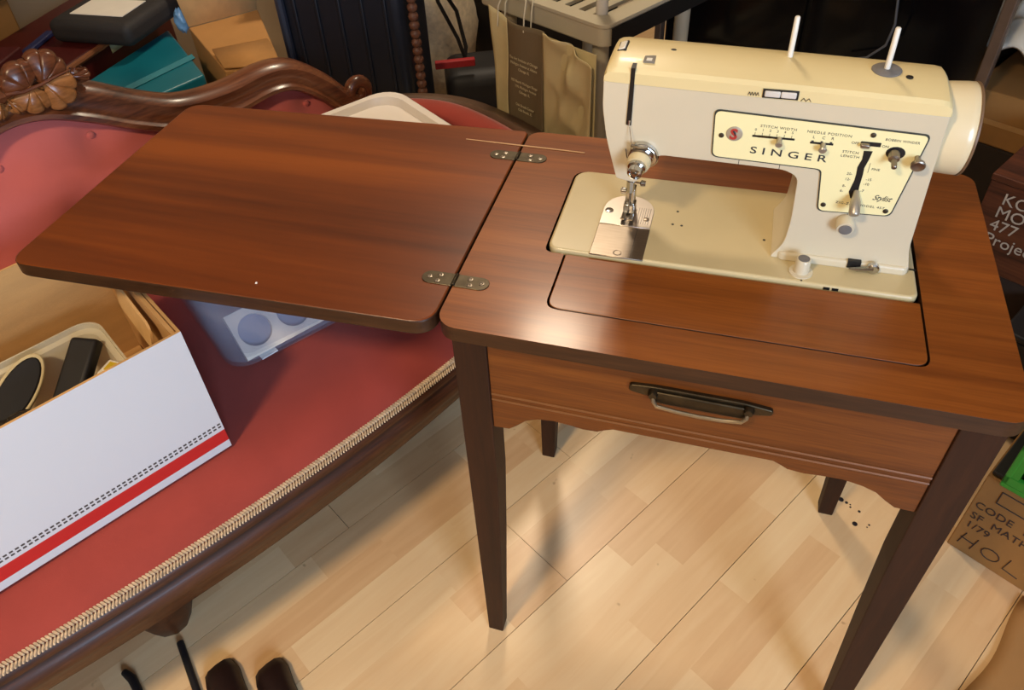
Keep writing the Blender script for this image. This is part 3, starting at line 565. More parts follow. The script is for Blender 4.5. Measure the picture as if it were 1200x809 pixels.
# braided gimp: small slanted twists side by side
b = B(); n = 330
for k in range(n):
    u = SU0 + (SU1 - SU0) * (k + 0.5) / n; v = vf(u)
    for s_ in (-1, 1):
        q = B().ball((0, 0, 0), (0.0023, 0.0072, 0.0034), 6, 4); R_ = Matrix.Rotation(s_ * 0.5, 3, 'Z')
        b.add([R_ @ Vector(p) + Vector((u, v + 0.001 + s_ * 0.0040, 0.3795 + s_ * 0.0022)) for p in q.v], q.f)
tag(part('gimp_braid', b, M_gimp, se, label='cream braided gimp along the seat front'), kind='stuff')
# legs
for u0, v0 in ((-0.405, 0.405), (0.40, 0.36), (SC - 0.75, 0.40)):
    part('settee_leg', B().lathe((u0, v0, 0), (0, 0, 1), [(0.030, 0), (0.036, 0.01), (0.050, 0.05), (0.056, 0.11), (0.050, 0.17), (0.060, 0.24), (0.06, 0.292)], 10), M_rail, se, angle=60)
for u0 in (SU0 + 0.06, SU1 - 0.08):
    part('settee_leg', B().loft([[(u0 + x * s_, 0.83 + y * s_ + d, z) for x, y in ((-1, -1), (1, -1), (1, 1), (-1, 1))] for s_, d, z in ((0.018, 0.09, 0), (0.024, 0.03, 0.15), (0.028, 0.0, 0.30))]), M_rail, se)
# back: crest rail follows a serpentine line
half = [(0.0, 0.818), (0.06, 0.808), (0.125, 0.777), (0.19, 0.738), (0.262, 0.706), (0.355, 0.697), (0.445, 0.704), (0.503, 0.692), (0.555, 0.652), (0.586, 0.615), (0.604, 0.590)]
cl = [(SC - a, 0.0, z) for a, z in half[::-1]] + [(SC + a, 0.0, z) for a, z in half[1:]]
cs = smooth(cl, 6)
def crest_z(u):
    for a, c in zip(cs, cs[1:]):
        if a.x <= u <= c.x: return a.z + (c.z - a.z) * (u - a.x) / max(1e-6, c.x - a.x)
    return cs[0].z if u < cs[0].x else cs[-1].z
def back_v(z): return 0.800 + (z - 0.40) * 0.19
rp = [(-0.022, -0.004), (-0.030, -0.014), (-0.031, -0.028), (-0.026, -0.036), (-0.019, -0.035), (-0.014, -0.026), (-0.009, -0.022), (0.002, -0.022), (0.014, -0.025), (0.022, -0.018), (0.027, -0.004), (0.027, 0.012), (0.020, 0.022), (-0.02, 0.024)]   # (across, depth)
rings = []
for i, p in enumerate(cs):
    t = (cs[min(i + 1, len(cs) - 1)] - cs[max(i - 1, 0)]).normalized(); nrm = Vector((-t.z, 0, t.x))
    wd = 1.02 + 0.10 * math.cos((p.x - SC) * 5)
    rings.append([(p.x + nrm.x * a * wd, back_v(p.z) + d * 1.1 - 0.004, p.z + nrm.z * a * wd) for a, d in rp])
part('crest_rail', B().loft(rings), M_carved, se, angle=50, label='serpentine carved crest rail')
for s_ in (-1, 1):                                           # scroll at each end of the crest rail
    c = Vector((SC + s_ * 0.630, 0, 0.610)); path = []; rs = []
    for k in range(34):
        a = math.radians(215 + k * 17); r = 0.031 * (1 - k / 40)
        path.append((c.x + s_ * r * math.cos(a), back_v(0.6) - 0.008 - k * 0.0006, c.z + r * math.sin(a))); rs.append(0.019 * (1 - k / 60))
    part('scroll', B().tube(path, rs, 10, flat=1.0), M_carved, se, angle=70)
# upholstered back
buttons = [(-0.096, 0.716), (-0.253, 0.721), (-0.40, 0.69), (0.055, 0.655), (0.19, 0.61), (0.318, 0.62), (-0.175, 0.60), (-0.335, 0.60), (-0.02, 0.585), (0.13, 0.55), (-0.49, 0.60), (-0.65, 0.58), (-0.10, 0.48), (-0.26, 0.48), (0.05, 0.47)]
def back_pt(i, j):
    u = SC - 0.62 + 1.24 * i; zt = crest_z(u) - 0.027; z = 0.395 + (zt - 0.395) * j
    bul = 0.035 * math.sin(PI * min(1, max(0, j)) ** 1.3) ** 0.8 * min(1, (1.0 - j) / 0.25 + 0.0) * min(1, (0.62 - abs(u - SC)) / 0.08 + 0.1)
    dm = sum(0.018 * math.exp(-((u - a) ** 2 + (z - c) ** 2) / 0.0011) for a, c in buttons)
    return (u, back_v(z) - 0.004 - bul + dm, z)
part('back_cushion', B().grid(back_pt, 110, 34), M_velvet_back, se, angle=80, recalc=False, solid=0.03)
for a, c in buttons:
    zt = crest_z(a); j = (c - 0.395) / (zt - 0.422); p = back_pt((a - SC + 0.62) / 1.24, j)
    part('button', B().ball((p[0], p[1] - 0.003, p[2]), (0.0075, 0.005, 0.0075), 12, 6), M_velvet_back, se)
part('back_board', B().prism([(u_, 0.36) for u_ in (SC + 0.60, SC - 0.60)] + [(p.x, p.z - 0.01) for p in cs], 'y', 0.0, 0.006), M_carved, se, smooth=False)
bb = bpy.data.objects['back_board']
for v_ in bb.data.vertices: v_.co.y += back_v(v_.co.z) + 0.022
# curved arms with padded top and a wooden outer rail
armc = smooth([(0.385, 0.862, 0.555), (0.47, 0.868, 0.545), (0.565, 0.845, 0.530), (0.632, 0.775, 0.518), (0.655, 0.66, 0.508), (0.650, 0.52, 0.500), (0.635, 0.40, 0.49)], 5)
def arm(mir):
    def mx(p): return (2 * SC - p[0], p[1], p[2]) if mir else tuple(p)
    rg, wr = [], []
    for i, p in enumerate(armc):
        t = armc[min(i + 1, len(armc) - 1)] - armc[max(i - 1, 0)]; t.z = 0; t.normalize(); nr = Vector((t.y, -t.x, 0)) * -1   # outward
        if nr.x < 0 and i > 3: nr = -nr
        if i <= 3: nr = Vector((0.15, 1, 0)).normalized()
        zt = p.z
        rg.append([mx(p + nr * o_ + Vector((0, 0, h - zt))) for o_, h in ((-0.035, 0.37), (-0.045, 0.42), (-0.048, zt - 0.05), (-0.040, zt - 0.018), (-0.020, zt - 0.003), (0.004, zt), (0.022, zt - 0.008), (0.032, zt - 0.026), (0.034, zt - 0.06), (0.034, 0.37))])
        wr.append([mx(p + nr * o_ + Vector((0, 0, h - zt))) for o_, h in ((0.034, zt - 0.075), (0.034, zt - 0.022), (0.045, zt - 0.012), (0.088, zt - 0.028), (0.094, zt - 0.036), (0.090, zt - 0.05), (0.05, zt - 0.08))])
    part('arm_cushion', B().loft(rg), M_velvet, se, angle=70); part('arm_rail', B().loft(wr[3:]), mat('taupe_rail', (92, 68, 50), 0.5), se, angle=50, label='plain brown wooden rail outside the arm')
arm(False); arm(True)
for s_ in (-1, 1):
    u0 = SC + s_ * 0.835; part('arm_post', B().lathe((u0, 0.375, 0.28), (0, 0, 1), [(0.03, 0), (0.032, 0.06), (0.022, 0.11), (0.026, 0.17), (0.032, 0.2), (0.02, 0.222)], 14), M_carved, se)
# carved leaf cluster at the middle of the crest
def fan(cx, cz, ang, spread, ln, lift, m, sgn, ribs=3, asp=1.0, flat=0.0):
    """a scalloped carved leaf spreading from its base point, ribbed along its veins"""
    def f(i, j):
        th = (j - 0.5) * 2; sc_ = 0.90 + 0.10 * abs(math.sin(th * ribs * PI / 2 + PI / 2)) ** 0.5; rr = i * ln * sc_ * (1 - 0.15 * th * th)
        a = ang + th * spread; lx, lz = rr * math.cos(a), rr * math.sin(a) * asp
        up = lift * (0.25 + 0.75 * math.sin(PI * min(1.0, 0.12 + 0.80 * i))) * (1 - 0.45 * th * th) - 0.0030 * max(0, 1 - 5 * abs(math.cos(th * ribs * PI / 2))) * (0.4 + i)
        if i > 0.93: up -= 0.008 * (i - 0.93) / 0.07
        u_ = SC + sgn * (cx + lx); z_ = cz + lz
        return (u_, back_v(z_) - 0.034 - up, z_)
    return part('carved_leaf', B().grid(f, 12, 40), m, se, angle=70, solid=0.016 * sgn, recalc=False)
for s_ in (-1, 1):
    for cx, cz, ang, spr, ln, li, m in ((0.046, 0.834, 112, 1.15, 0.048, 0.013, M_carved), (0.062, 0.834, 50, 0.80, 0.058, 0.014, M_carved), (0.046, 0.842, -102, 1.0, 0.050, 0.016, M_carvedhi), (0.064, 0.842, -50, 0.80, 0.062, 0.016, M_carvedhi), (0.108, 0.832, -14, 0.38, 0.036, 0.009, M_carved), (0.006, 0.830, -60, 0.5, 0.030, 0.012, M_carvedhi)):
        fan(cx, cz, math.radians(ang), spr, ln, li, m, s_)
    part('leaf_vein', B().tube([(SC + s_ * x_, back_v(z_) - 0.050, z_) for x_, z_ in ((0.006, 0.842), (0.030, 0.837), (0.060, 0.839), (0.085, 0.843), (0.112, 0.846))], [0.003, 0.003, 0.003, 0.0025, 0.001], 6), M_carved, se)

# ---------------------------------------------------------------- white box on the seat
def print_material():
    m, nt, b_, N, L = newmat('white_printed_board')
    tc = N.new('ShaderNodeTexCoord'); sp = N.new('ShaderNodeSeparateXYZ'); L.new(tc.outputs['Object'], sp.inputs[0])
    def mth(op, a, c=None):
        n = N.new('ShaderNodeMath'); n.operation = op
        for i, x_ in enumerate((a, c)):
            if x_ is None: continue
            if isinstance(x_, (int, float)): n.inputs[i].default_value = x_
            else: L.new(x_, n.inputs[i])
        return n.outputs[0]
    def band(lo, hi): return mth('MULTIPLY', mth('GREATER_THAN', sp.outputs['Z'], lo), mth('LESS_THAN', sp.outputs['Z'], hi))
    dash = mth('LESS_THAN', mth('FRACT', mth('DIVIDE', sp.outputs['X'], 0.0078)), 0.64)
    dots = mth('MULTIPLY', dash, mth('ADD', band(0.0465, 0.0500), band(0.0525, 0.0560)))
    def mix(fac, a, c):
        n = N.new('ShaderNodeMix'); n.data_type = 'RGBA'; L.new(fac, n.inputs[0])
        for i, x_ in ((6, a), (7, c)):
            if isinstance(x_, tuple): n.inputs[i].default_value = x_
            else: L.new(x_, n.inputs[i])
        return n.outputs[2]
    c = mix(dots, lin((200, 203, 208)), lin((66, 62, 62))); c = mix(band(0.015, 0.0395), c, lin((186, 28, 26)))
    L.new(c, b_.inputs['Base Color']); setp(b_, Roughness=0.55); return m
M_print = print_material()
BU0, BU1, BV0, BV1, BZ = -0.62, -0.200, 0.308, 0.630, 0.432
wb = thing('storage_box', 'open white cardboard storage box with red stripe on the settee', 'box', (BU1, BV0, BZ), True)
BH = 0.246; T = 0.004
def board(name, b, mir=None, **k):
    o = part(name, b, [M_kraft, M_print], wb, smooth=False, **k)
    for p in o.data.polygons:
        n = p.normal; c = p.center + Vector(ORG[wb.name])
        if (n.y < -0.9 and c.y < BV0 + 0.001) or (n.x > 0.9 and c.x > BU1 - 0.001) or (n.y > 0.9 and c.y > BV1 - 0.001) or (n.x < -0.9 and c.x < BU0 + 0.001): p.material_index = 1
    return o
board('front_panel', B().box(BU0, BU1, BV0, BV0 + T, BZ, BZ + BH), label='white printed front panel')
board('back_panel', B().box(BU0, BU1, BV1 - T, BV1, BZ, BZ + BH + 0.004))
board('side_panel', B().box(BU1 - T, BU1, BV0 + T, BV1 - T, BZ, BZ + BH)); board('side_panel', B().box(BU0, BU0 + T, BV0 + T, BV1 - T, BZ, BZ + BH))
part('inner_flap', B().box(BU1 - 0.0115, BU1 - 0.0055, BV0 + 0.006, BV1 - 0.006, BZ + 0.01, BZ + BH - 0.002), M_kraft, wb, smooth=False)
board('bottom_panel', B().box(BU0 + T, BU1 - 0.012, BV0 + T, BV1 - T, BZ, BZ + 0.004))
tabp = roundpoly([(0.375, BZ + BH - 0.022), (0.492, BZ + BH - 0.012), (0.492, BZ + BH - 0.048), (0.375, BZ + BH - 0.062)], 0.022)
part('handle_tab', B().prism(tabp, 'x', BU1 - 0.022, BU1 - 0.0185), mat('kraft_tab', (206, 164, 106), 0.85, bump=0.2, bscale=150), wb, smooth=False, label='kraft tab pushed in at the hand hole')
for o_ in [c for c in wb.children if c.name.startswith('handle_tab')]:
    for v_ in o_.data.vertices:
        v_.co.x += -0.010 * (BZ + BH - 0.012 - BZ - v_.co.z) / 0.05
# translucent tub inside it
def tub(name, label, org, u0, u1, v0, v1, z0, z1, m, rr=0.03, draft=0.02, lip=0.008, lidded=False, cat='tub'):
    t = thing(name, label, cat, org, True)
    rings = []
    for k, (z, o_) in enumerate(((z0, -draft), (z0 + (z1 - z0) * 0.5, -draft * 0.5), (z1 - 0.012, 0), (z1 - 0.012, lip), (z1, lip), (z1, lip - 0.003), (z1 - 0.009, lip - 0.003), (z1 - 0.012, -0.003), (z0 + 0.004, -draft - 0.003))):
        rings.append([(x_, y_, z) for x_, y_ in rrect(u0 - o_, u1 + o_, v0 - o_, v1 + o_, rr + o_ * 0.5)])
    part('wall', B().loft(rings), m, t, angle=50); return t
M_tub = clear('frosted_plastic', (226, 220, 196), 0.55, 0.3)
tub('plastic_tub', 'frosted open plastic tub inside the white box', (-0.40, 0.45, 0.4365), -0.565, -0.272, 0.352, 0.520, 0.4365, 0.606, M_tub)
M_blk2 = mat('matt_black', (22, 20, 22), 0.6, var=0.2)
def rot(ax_, deg): return Matrix.Rotation(math.radians(deg), 4, ax_)
def obox(b, c, sx, sy, sz, M): return b.box(-sx / 2, sx / 2, -sy / 2, sy / 2, -sz / 2, sz / 2, Matrix.Translation(c) @ M)
def blob(c, r, n=18, m=12, amp=0.2, fr=2.5):
    b = B(); rings = []
    for i in range(1, m):
        q_ = PI * i / m; ring = []
        for j in range(n):
            a = 2 * PI * j / n; k = 1 + amp * (math.sin(a * fr + i) * 0.5 + math.sin(a * 5 + i * 1.7) * 0.3 + math.sin(i * 2.3) * 0.2)
            ring.append((c[0] + r[0] * math.sin(q_) * math.cos(a) * k, c[1] + r[1] * math.sin(q_) * math.sin(a) * k, c[2] - r[2] * math.cos(q_) * (1 + amp * 0.4 * math.sin(a * 3))))
        rings.append(ring)
    return b.loft(rings)
# things lying in the tub
o = part('black_fabric', blob((-0.418, 0.436, 0.498), (0.118, 0.058, 0.052), 30, 14, 0.12, 4), M_blk2, org=(-0.418, 0.436, 0.445), inroom=True); tag(o, 'heap of crumpled black fabric filling the plastic tub', 'fabric')
g1 = 'black things in the tub'
o = part('black_pouch', obox(B(), (-0.325, 0.456, 0.582), 0.10, 0.044, 0.022, rot('Z', 38) @ rot('Y', -28)), M_blk2, org=(-0.325, 0.44, 0.55), inroom=True, bevel=0.006, seg=3)
tag(o, 'black folded pouch sticking up in the plastic tub', 'pouch')
o = part('black_case', obox(B(), (-0.322, 0.402, 0.566), 0.095, 0.026, 0.022, rot('Z', 33) @ rot('Y', -20)), mat('black_rubber', (26, 24, 26), 0.45), org=(-0.338, 0.40, 0.54), inroom=True, bevel=0.007, seg=3)
tag(o, 'slim black case lying beside the folded pouch', 'case')
hb = thing('hair_brush', 'black oval brush with cream rim in the plastic tub', 'brush', (-0.405, 0.468, 0.56), True)
hbM = Matrix.Translation((-0.405, 0.468, 0.590)) @ rot('Z', 35) @ rot('Y', -16) @ rot('X', 35)
el = [(0.062 * math.cos(a), 0.026 * math.sin(a)) for a in [2 * PI * i / 28 for i in range(28)]]
q = B().prism(el, 'z', -0.006, 0.006); q.v = [tuple(hbM @ Vector(v_)) for v_ in q.v]; part('rim', q, mat('cream_rim', (214, 196, 150), 0.35), hb, bevel=0.002)
q = B().prism([(x_ * 0.9, y_ * 0.86) for x_, y_ in el], 'z', -0.016, 0.0075); q.v = [tuple(hbM @ Vector(v_)) for v_ in q.v]; part('pad', q, M_blk2, hb, bevel=0.003)
random.seed(3)
o = part('plastic_bag', blob((-0.432, 0.394, 0.578), (0.046, 0.030, 0.036), 26, 16, 0.22, 3), mat('glossy_dark_film', (48, 42, 34), 0.15, var=0.4, scale=30, bump=0.5, bscale=60), org=(-0.415, 0.392, 0.52), inroom=True, angle=70)
tag(o, 'crinkled dark plastic bag in the tub beside the brush', 'bag')
dc = thing('dice_block', 'small cream block with yellow window at the tub corner', 'block', (-0.290, 0.40, 0.585), True)
M_ = rot('Z', 30); part('shell', obox(B(), (-0.290, 0.400, 0.596), 0.030, 0.024, 0.022, M_), M_white, dc, bevel=0.003); part('label_window', obox(B(), (-0.288, 0.400, 0.6065), 0.015, 0.013, 0.003, M_), mat('yellow_label', (206, 176, 40), 0.5), dc)
o = part('card', obox(B(), (-0.352, 0.366, 0.592), 0.045, 0.020, 0.003, rot('Z', 15) @ rot('Y', -15)), mat('pinkish_card', (226, 190, 170), 0.6), org=(-0.352, 0.366, 0.585), inroom=True); tag(o, 'pale pink card with red edge in the plastic tub', 'card')
part('red_edge', obox(B(), (-0.375, 0.366, 0.5855), 0.006, 0.021, 0.005, rot('Z', 15) @ rot('Y', -15)), mat('card_red', (150, 30, 36), 0.5), o)

# ---------------------------------------------------------------- clear bin with lid on the seat
M_bin = clear('clear_bin_plastic', (186, 192, 212), 0.20, 0.15)
M_lidp = clear('milky_lid', (236, 228, 218), 0.86, 0.35)
GR = Matrix.Rotation(math.radians(-6), 3, 'Z'); GC = Vector((0.155, 0.565, 0))
cb = thing('storage_bin', 'clear plastic storage bin with milky lid under the leaf', 'bin', (0.155, 0.565, 0.431), True); cb.rotation_euler = (0, 0, ANG + math.radians(-5))
rings = []
for z, o_ in ((0.431, -0.028), (0.436, -0.022), (0.53, -0.010), (0.628, 0), (0.628, -0.003), (0.44, -0.026)):
    rings.append([(x_, y_, z) for x_, y_ in rrect(-0.135 - o_, 0.435 + o_, 0.392 - o_, 0.735 + o_, 0.045)])
part('bin_wall', B().loft(rings), M_bin, cb, angle=50)
lr = []
for z, o_ in ((0.622, 0.006), (0.644, 0.008), (0.649, 0.002), (0.649, -0.012), (0.634, -0.017), (0.632, -0.055), (0.641, -0.060), (0.641, -0.085)):
    lr.append([(x_, y_, z) for x_, y_ in rrect(-0.135 - o_, 0.435 + o_, 0.392 - o_, 0.735 + o_, 0.05)])
part('bin_lid', B().loft(lr), M_lidp, cb, angle=30, label='milky white lid with raised rim')
fp = thing('foam_tray', 'pale foam tray with round wells inside the clear bin', 'tray', (-0.095, 0.432, 0.452), True)
FM = Matrix.Translation((-0.097, 0.430, 0.4535)) @ rot('Z', -3) @ rot('X', -45)
def fmx(q): q.v = [tuple(FM @ Vector(v_)) for v_ in q.v]; return q
for i in range(5):
    cx = 0.036 + 0.072 * i
    ring = [(cx + 0.0285 * math.cos(2 * PI * k / 24), 0.042 + 0.0285 * math.sin(2 * PI * k / 24)) for k in range(24)]
    part('well_panel', fmx(B().prism(rrect(cx - 0.036, cx + 0.036, 0.0, 0.084, 0.001, 1), 'y', 0.0, 0.012, hole=ring)), mat('pale_foam', (226, 220, 208), 0.8), fp, smooth=False)
    part('well', fmx(B().lathe((cx, 0.010, 0.042), (0, 1, 0), [(0.0283, 0), (0.0283, 0.012)], 24)), mat('grey_blue_well', (128, 134, 158), 0.7), fp)
o = part('paper_scrap', B().box(-0.075, -0.045, 0.424, 0.436, 0.4445, 0.447), mat('paper_white', (220, 222, 226), 0.7), org=(-0.05, 0.43, 0.4455), inroom=True); tag(o, 'white paper scrap on the bottom of the clear bin', 'paper')

# ---------------------------------------------------------------- clutter behind the settee
def rbox(name, label, cat, c, size, rz, m, bevel=0.004, tiltx=0, tilty=0, group=None):
    """a box whose base centre is at c (room frame), turned by rz"""
    t = thing(name, label, cat, c, True, group); M_ = Matrix.Translation(c) @ rot('Z', rz) @ rot('X', tiltx) @ rot('Y', tilty)
    return t, M_
def add(t, M_, name, m, *boxes, bevel=0.004, label=None, seg=2):
    b = B()
    for x0, x1, y0, y1, z0, z1 in boxes: b.box(x0, x1, y0, y1, z0, z1, M_)
    return part(name, b, m, t, bevel=bevel, seg=seg, label=label)
# low dark trunk that carries the pile
M_trunk = mat('black_trunk', (20, 18, 18), 0.6, var=0.2)
t, M_ = rbox('trunk', 'low black storage trunk under the teal and maroon boxes', 'trunk', (-0.05, 1.46, 0), None, 0, None)
add(t, M_, 'trunk_body', M_trunk, (-0.65, 0.30, -0.26, 0.34, 0, 0.40)); add(t, M_, 'trunk_lid', M_trunk, (-0.66, 0.31, -0.27, 0.35, 0.402, 0.4495), bevel=0.01)
def slab(poly, z0, z1): return B().prism(poly, 'z', z0, z1)
M_teal = mat('teal_plastic', (16, 104, 122), 0.35, var=0.12, scale=4)
t = thing('teal_box', 'teal plastic box lying behind the crest rail', 'box', (0.16, 1.36, 0.45), True)
TP = [(-0.03, 1.205), (0.268, 1.235), (0.330, 1.570), (0.030, 1.415)]
part('box_base', slab([(x_ * 0.98 + 0.003, y_ * 0.99 + 0.014) for x_, y_ in TP], 0.4505, 0.548), M_teal, t, bevel=0.006); part('box_lid', slab(TP, 0.549, 0.578), M_teal, t, bevel=0.006, seg=3)
part('lid_ridge', B().tube([(0.06, 1.292, 0.580), (0.292, 1.345, 0.580)], 0.010, 4, flat=0.8), mat('teal_ridge', (26, 116, 130), 0.7), t)
M_mar = mat('maroon_leatherette', (66, 14, 12), 0.45, var=0.12, scale=5)
t = thing('maroon_case', 'dark maroon case with brown edge stripe behind the teal box', 'case', (0.05, 1.55, 0.45), True)
ed_ = Vector((0.57, 0.365, 0)).normalized(); en_ = Vector((ed_.y, -ed_.x, 0)); m0 = Vector((-0.168, 1.323, 0)); m1 = Vector((0.392, 1.6816, 0))
MP = [tuple(q_.xy) for q_ in (m0 - en_ * 0.008, m1 - en_ * 0.008, m1 - en_ * 0.30, m0 - en_ * 0.30)]
part('case_body', slab(MP, 0.4505, 0.614), M_mar, t, bevel=0.008, seg=3)
part('edge_strip', B().tube([m0 + Vector((0, 0, 0.606)) - en_ * 0.006, m1 + Vector((0, 0, 0.606)) - en_ * 0.006], 0.008, 8), mat('brown_edging', (120, 74, 46), 0.4), t)
q = [m0 + ed_ * a - en_ * 0.0065 for a in (0.40, 0.58)]
part('side_label', B().add([(q[0].x, q[0].y, 0.575), (q[1].x, q[1].y, 0.575), (q[1].x, q[1].y, 0.597), (q[0].x, q[0].y, 0.597)], [(0, 1, 2, 3)]), mat('pale_olive_card', (160, 156, 112), 0.6), t, solid=0.001, label='pale olive label on the case side')
t, M_ = rbox('laptop_bag', 'black padded bag with a white label on the maroon case', 'bag', (0.234, 1.570, 0.6145), None, 32, None)
add(t, M_, 'bag_body', mat('black_nylon', (34, 31, 31), 0.7, bump=0.3, bscale=300), (-0.12, 0.14, -0.10, 0.14, 0.0, 0.058), bevel=0.02, seg=4); add(t, M_, 'white_label', M_white, (-0.070, 0.03, -0.055, 0.10, 0.0575, 0.0595), bevel=0)
t, M_ = rbox('blue_folder', 'dark navy folder lying on the maroon case', 'folder', (0.025, 1.640, 0.6145), None, 42, None); add(t, M_, 'cover', mat('navy_card', (34, 40, 80), 0.5), (-0.07, 0.07, -0.010, 0.012, 0, 0.012), bevel=0.003)
t, M_ = rbox('dark_red_book', 'dark red bound album lying by the navy folder', 'album', (-0.10, 1.56, 0.6145), None, 42, None); add(t, M_, 'cover', mat('oxblood_cloth', (70, 20, 22), 0.5), (-0.09, 0.08, -0.03, 0.05, 0, 0.03), bevel=0.004)
o = part('olive_blanket', B().grid(lambda i, j: (-0.55 + 0.70 * i, 1.72 + 0.30 * j, 0.775 + 0.03 * math.sin(i * 9) * math.cos(j * 6) + 0.05 * math.sin(PI * i)), 40, 20), mat('olive_wool', (84, 72, 44), 0.95, bump=0.3, bscale=260), org=(-0.2, 1.86, 0.72), inroom=True, solid=0.05, recalc=False)
tag(o, 'olive brown folded blanket on top of the pile', 'blanket')
t, M_ = rbox('pile_carton', 'brown carton under the olive blanket', 'box', (-0.20, 1.93, 0), None, 0, None); add(t, M_, 'carton_body', M_carton2, (-0.40, 0.24, -0.08, 0.15, 0.0, 0.68))
# wooden chair post at the left of the carving
t, M_ = rbox('chair_post', 'upright honey brown wooden post behind the carved crest', 'post', (-0.185, 0.985, 0), None, 0, None)
add(t, M_, 'post_shaft', wood('honey_wood', (120, 72, 30), (150, 96, 44), (172, 118, 62), grain=(30, 30, 3)), (-0.022, 0.016, -0.02, 0.02, 0, 0.96), bevel=0.006); add(t, M_, 'post_cap', MATS['honey_wood'], (-0.028, 0.022, -0.026, 0.026, 0.96, 0.985), bevel=0.006)
# brown carton with loose flap
t = thing('open_carton', 'large brown cardboard carton beside the black suitcase', 'box', (0.40, 1.29, 0), True)
CP = [(0.292, 1.165), (0.395, 1.075), (0.535, 1.44), (0.352, 1.475)]
part('carton_body', slab(CP, 0, 0.60), M_carton, t, bevel=0.003, smooth=False)
part('carton_flap', B().add([(0.352, 1.474, 0.602), (0.533, 1.438, 0.602), (0.612, 1.515, 0.82), (0.350, 1.545, 0.82)], [(0, 1, 2, 3)]), mat('carton_flap_board', (200, 158, 106), 0.85, bump=0.15, bscale=120), t, solid=0.004)
part('carton_flap', B().add([(0.294, 1.168, 0.603), (0.394, 1.079, 0.603), (0.44, 1.215, 0.612), (0.316, 1.265, 0.612)], [(0, 1, 2, 3)]), M_carton, t, solid=0.004)
o = part('blue_plastic_wrap', blob((0.350, 1.505, 0.612), (0.017, 0.018, 0.032), 20, 12, 0.3, 3), mat('sky_blue_film', (120, 168, 214), 0.25, var=0.3, scale=30), org=(0.335, 1.50, 0.58), inroom=True); tag(o, 'crumpled sky blue plastic wrap between teal box and carton', 'wrap')
# black suitcase standing upright, with ribs
d = Vector((0.75, 1.09, 0)) - Vector((0.55, 1.36, 0)); rzs = math.degrees(math.atan2(d.y, d.x))
t, M_ = rbox('suitcase', 'upright black ribbed suitcase behind the settee scroll', 'suitcase', (0.66, 1.235, 0), None, rzs, None)
M_suit = mat('black_suitcase_shell', (24, 28, 38), 0.42, var=0.15, scale=8)
add(t, M_, 'shell', M_suit, (-0.175, 0.175, 0.0, 0.22, 0.05, 0.84), bevel=0.03, seg=4)
for k in range(5): add(t, M_, 'rib', M_suit, (-0.125 + k * 0.062, -0.115 + k * 0.062, -0.006, 0.01, 0.08, 0.81), bevel=0.003)
part('side_piping', B().tube([tuple(M_ @ Vector((-0.155, -0.010, z))) for z in (0.08, 0.3, 0.5, 0.7, 0.82)], 0.012, 8), mat('slate_piping', (44, 50, 66), 0.5), t)
for x_ in (-0.13, 0.13): part('wheel', B().lathe(tuple(M_ @ Vector((x_ - 0.015, 0.11, 0.03))), tuple((M_.to_3x3() @ Vector((1, 0, 0)))), [(0.03, 0), (0.03, 0.03)], 18), M_blk2, t)
b = B(); 
for k in range(30):
    z = 0.12 + k * 0.023; p = M_ @ Vector((0.205, -0.01, z)); b.ball(p, (0.014, 0.014, 0.013), 8, 6)
b.tube([tuple(M_ @ Vector((0.205, -0.01, z))) for z in (0.0, 0.84)], 0.005, 6)
o = part('beaded_rope', b, mat('brown_beads', (104, 66, 48), 0.5), org=tuple(M_ @ Vector((0.205, -0.01, 0))), inroom=True); tag(o, 'brown beaded rope hanging beside the black suitcase', 'rope')
# fleece bag and straps
o = part('fleece_bag', blob((1.13, 1.47, 0.34), (0.15, 0.13, 0.34), 28, 18, 0.10, 2), mat('beige_fleece', (226, 208, 178), 0.95, var=0.15, scale=60, bump=0.5, bscale=90), org=(1.13, 1.45, 0), inroom=True); tag(o, 'beige fleece bag standing behind the settee', 'bag')
o = part('black_strap', B().tube([(0.985, 1.275, 0.64), (0.99, 1.24, 0.53), (1.01, 1.19, 0.43), (1.015, 1.17, 0.375), (1.03, 1.18, 0.40), (1.03, 1.21, 0.50), (1.0, 1.27, 0.60)], 0.009, 8, flat=0.4), M_blk2, org=(0.97, 1.17, 0.40), inroom=True); tag(o, 'looped black strap hanging before the fleece bag', 'strap')
o = part('red_strap', obox(B(), (0.945, 1.13, 0.395), 0.115, 0.018, 0.022, rot('Z', -36)), mat('red_webbing', (150, 22, 30), 0.6), org=(0.945, 1.13, 0.385), inroom=True, bevel=0.003); tag(o, 'short red webbing strap below the black strap', 'strap')
t, M_ = rbox('black_backpack', 'slumped black backpack under the red strap', 'backpack', (1.04, 1.16, 0), None, -36, None)
add(t, M_, 'pack_body', M_blk2, (-0.09, 0.12, -0.09, 0.09, 0, 0.36), bevel=0.04, seg=4); add(t, M_, 'pack_pocket', M_blk2, (-0.06, 0.09, -0.12, -0.085, 0.05, 0.24), bevel=0.015, seg=3)

t, M_ = rbox('added_dark_bag', 'tall black bag added to darken the gap between the fleece bag and the shelf', 'bag', (1.36, 1.22, 0), None, 0, None)  # made-up bag with hook, added so the bare floor gap comes out black
add(t, M_, 'bag_body', M_blk2, (-0.060, 0.060, -0.30, 0.30, 0, 0.72), bevel=0.03, seg=3); part('hanger_hook', B().tube([(1.36, 1.1, 0.71), (1.36, 1.1, 0.76), (1.36, 1.12, 0.78), (1.36, 1.14, 0.765)], 0.004, 6), M_steel, t)
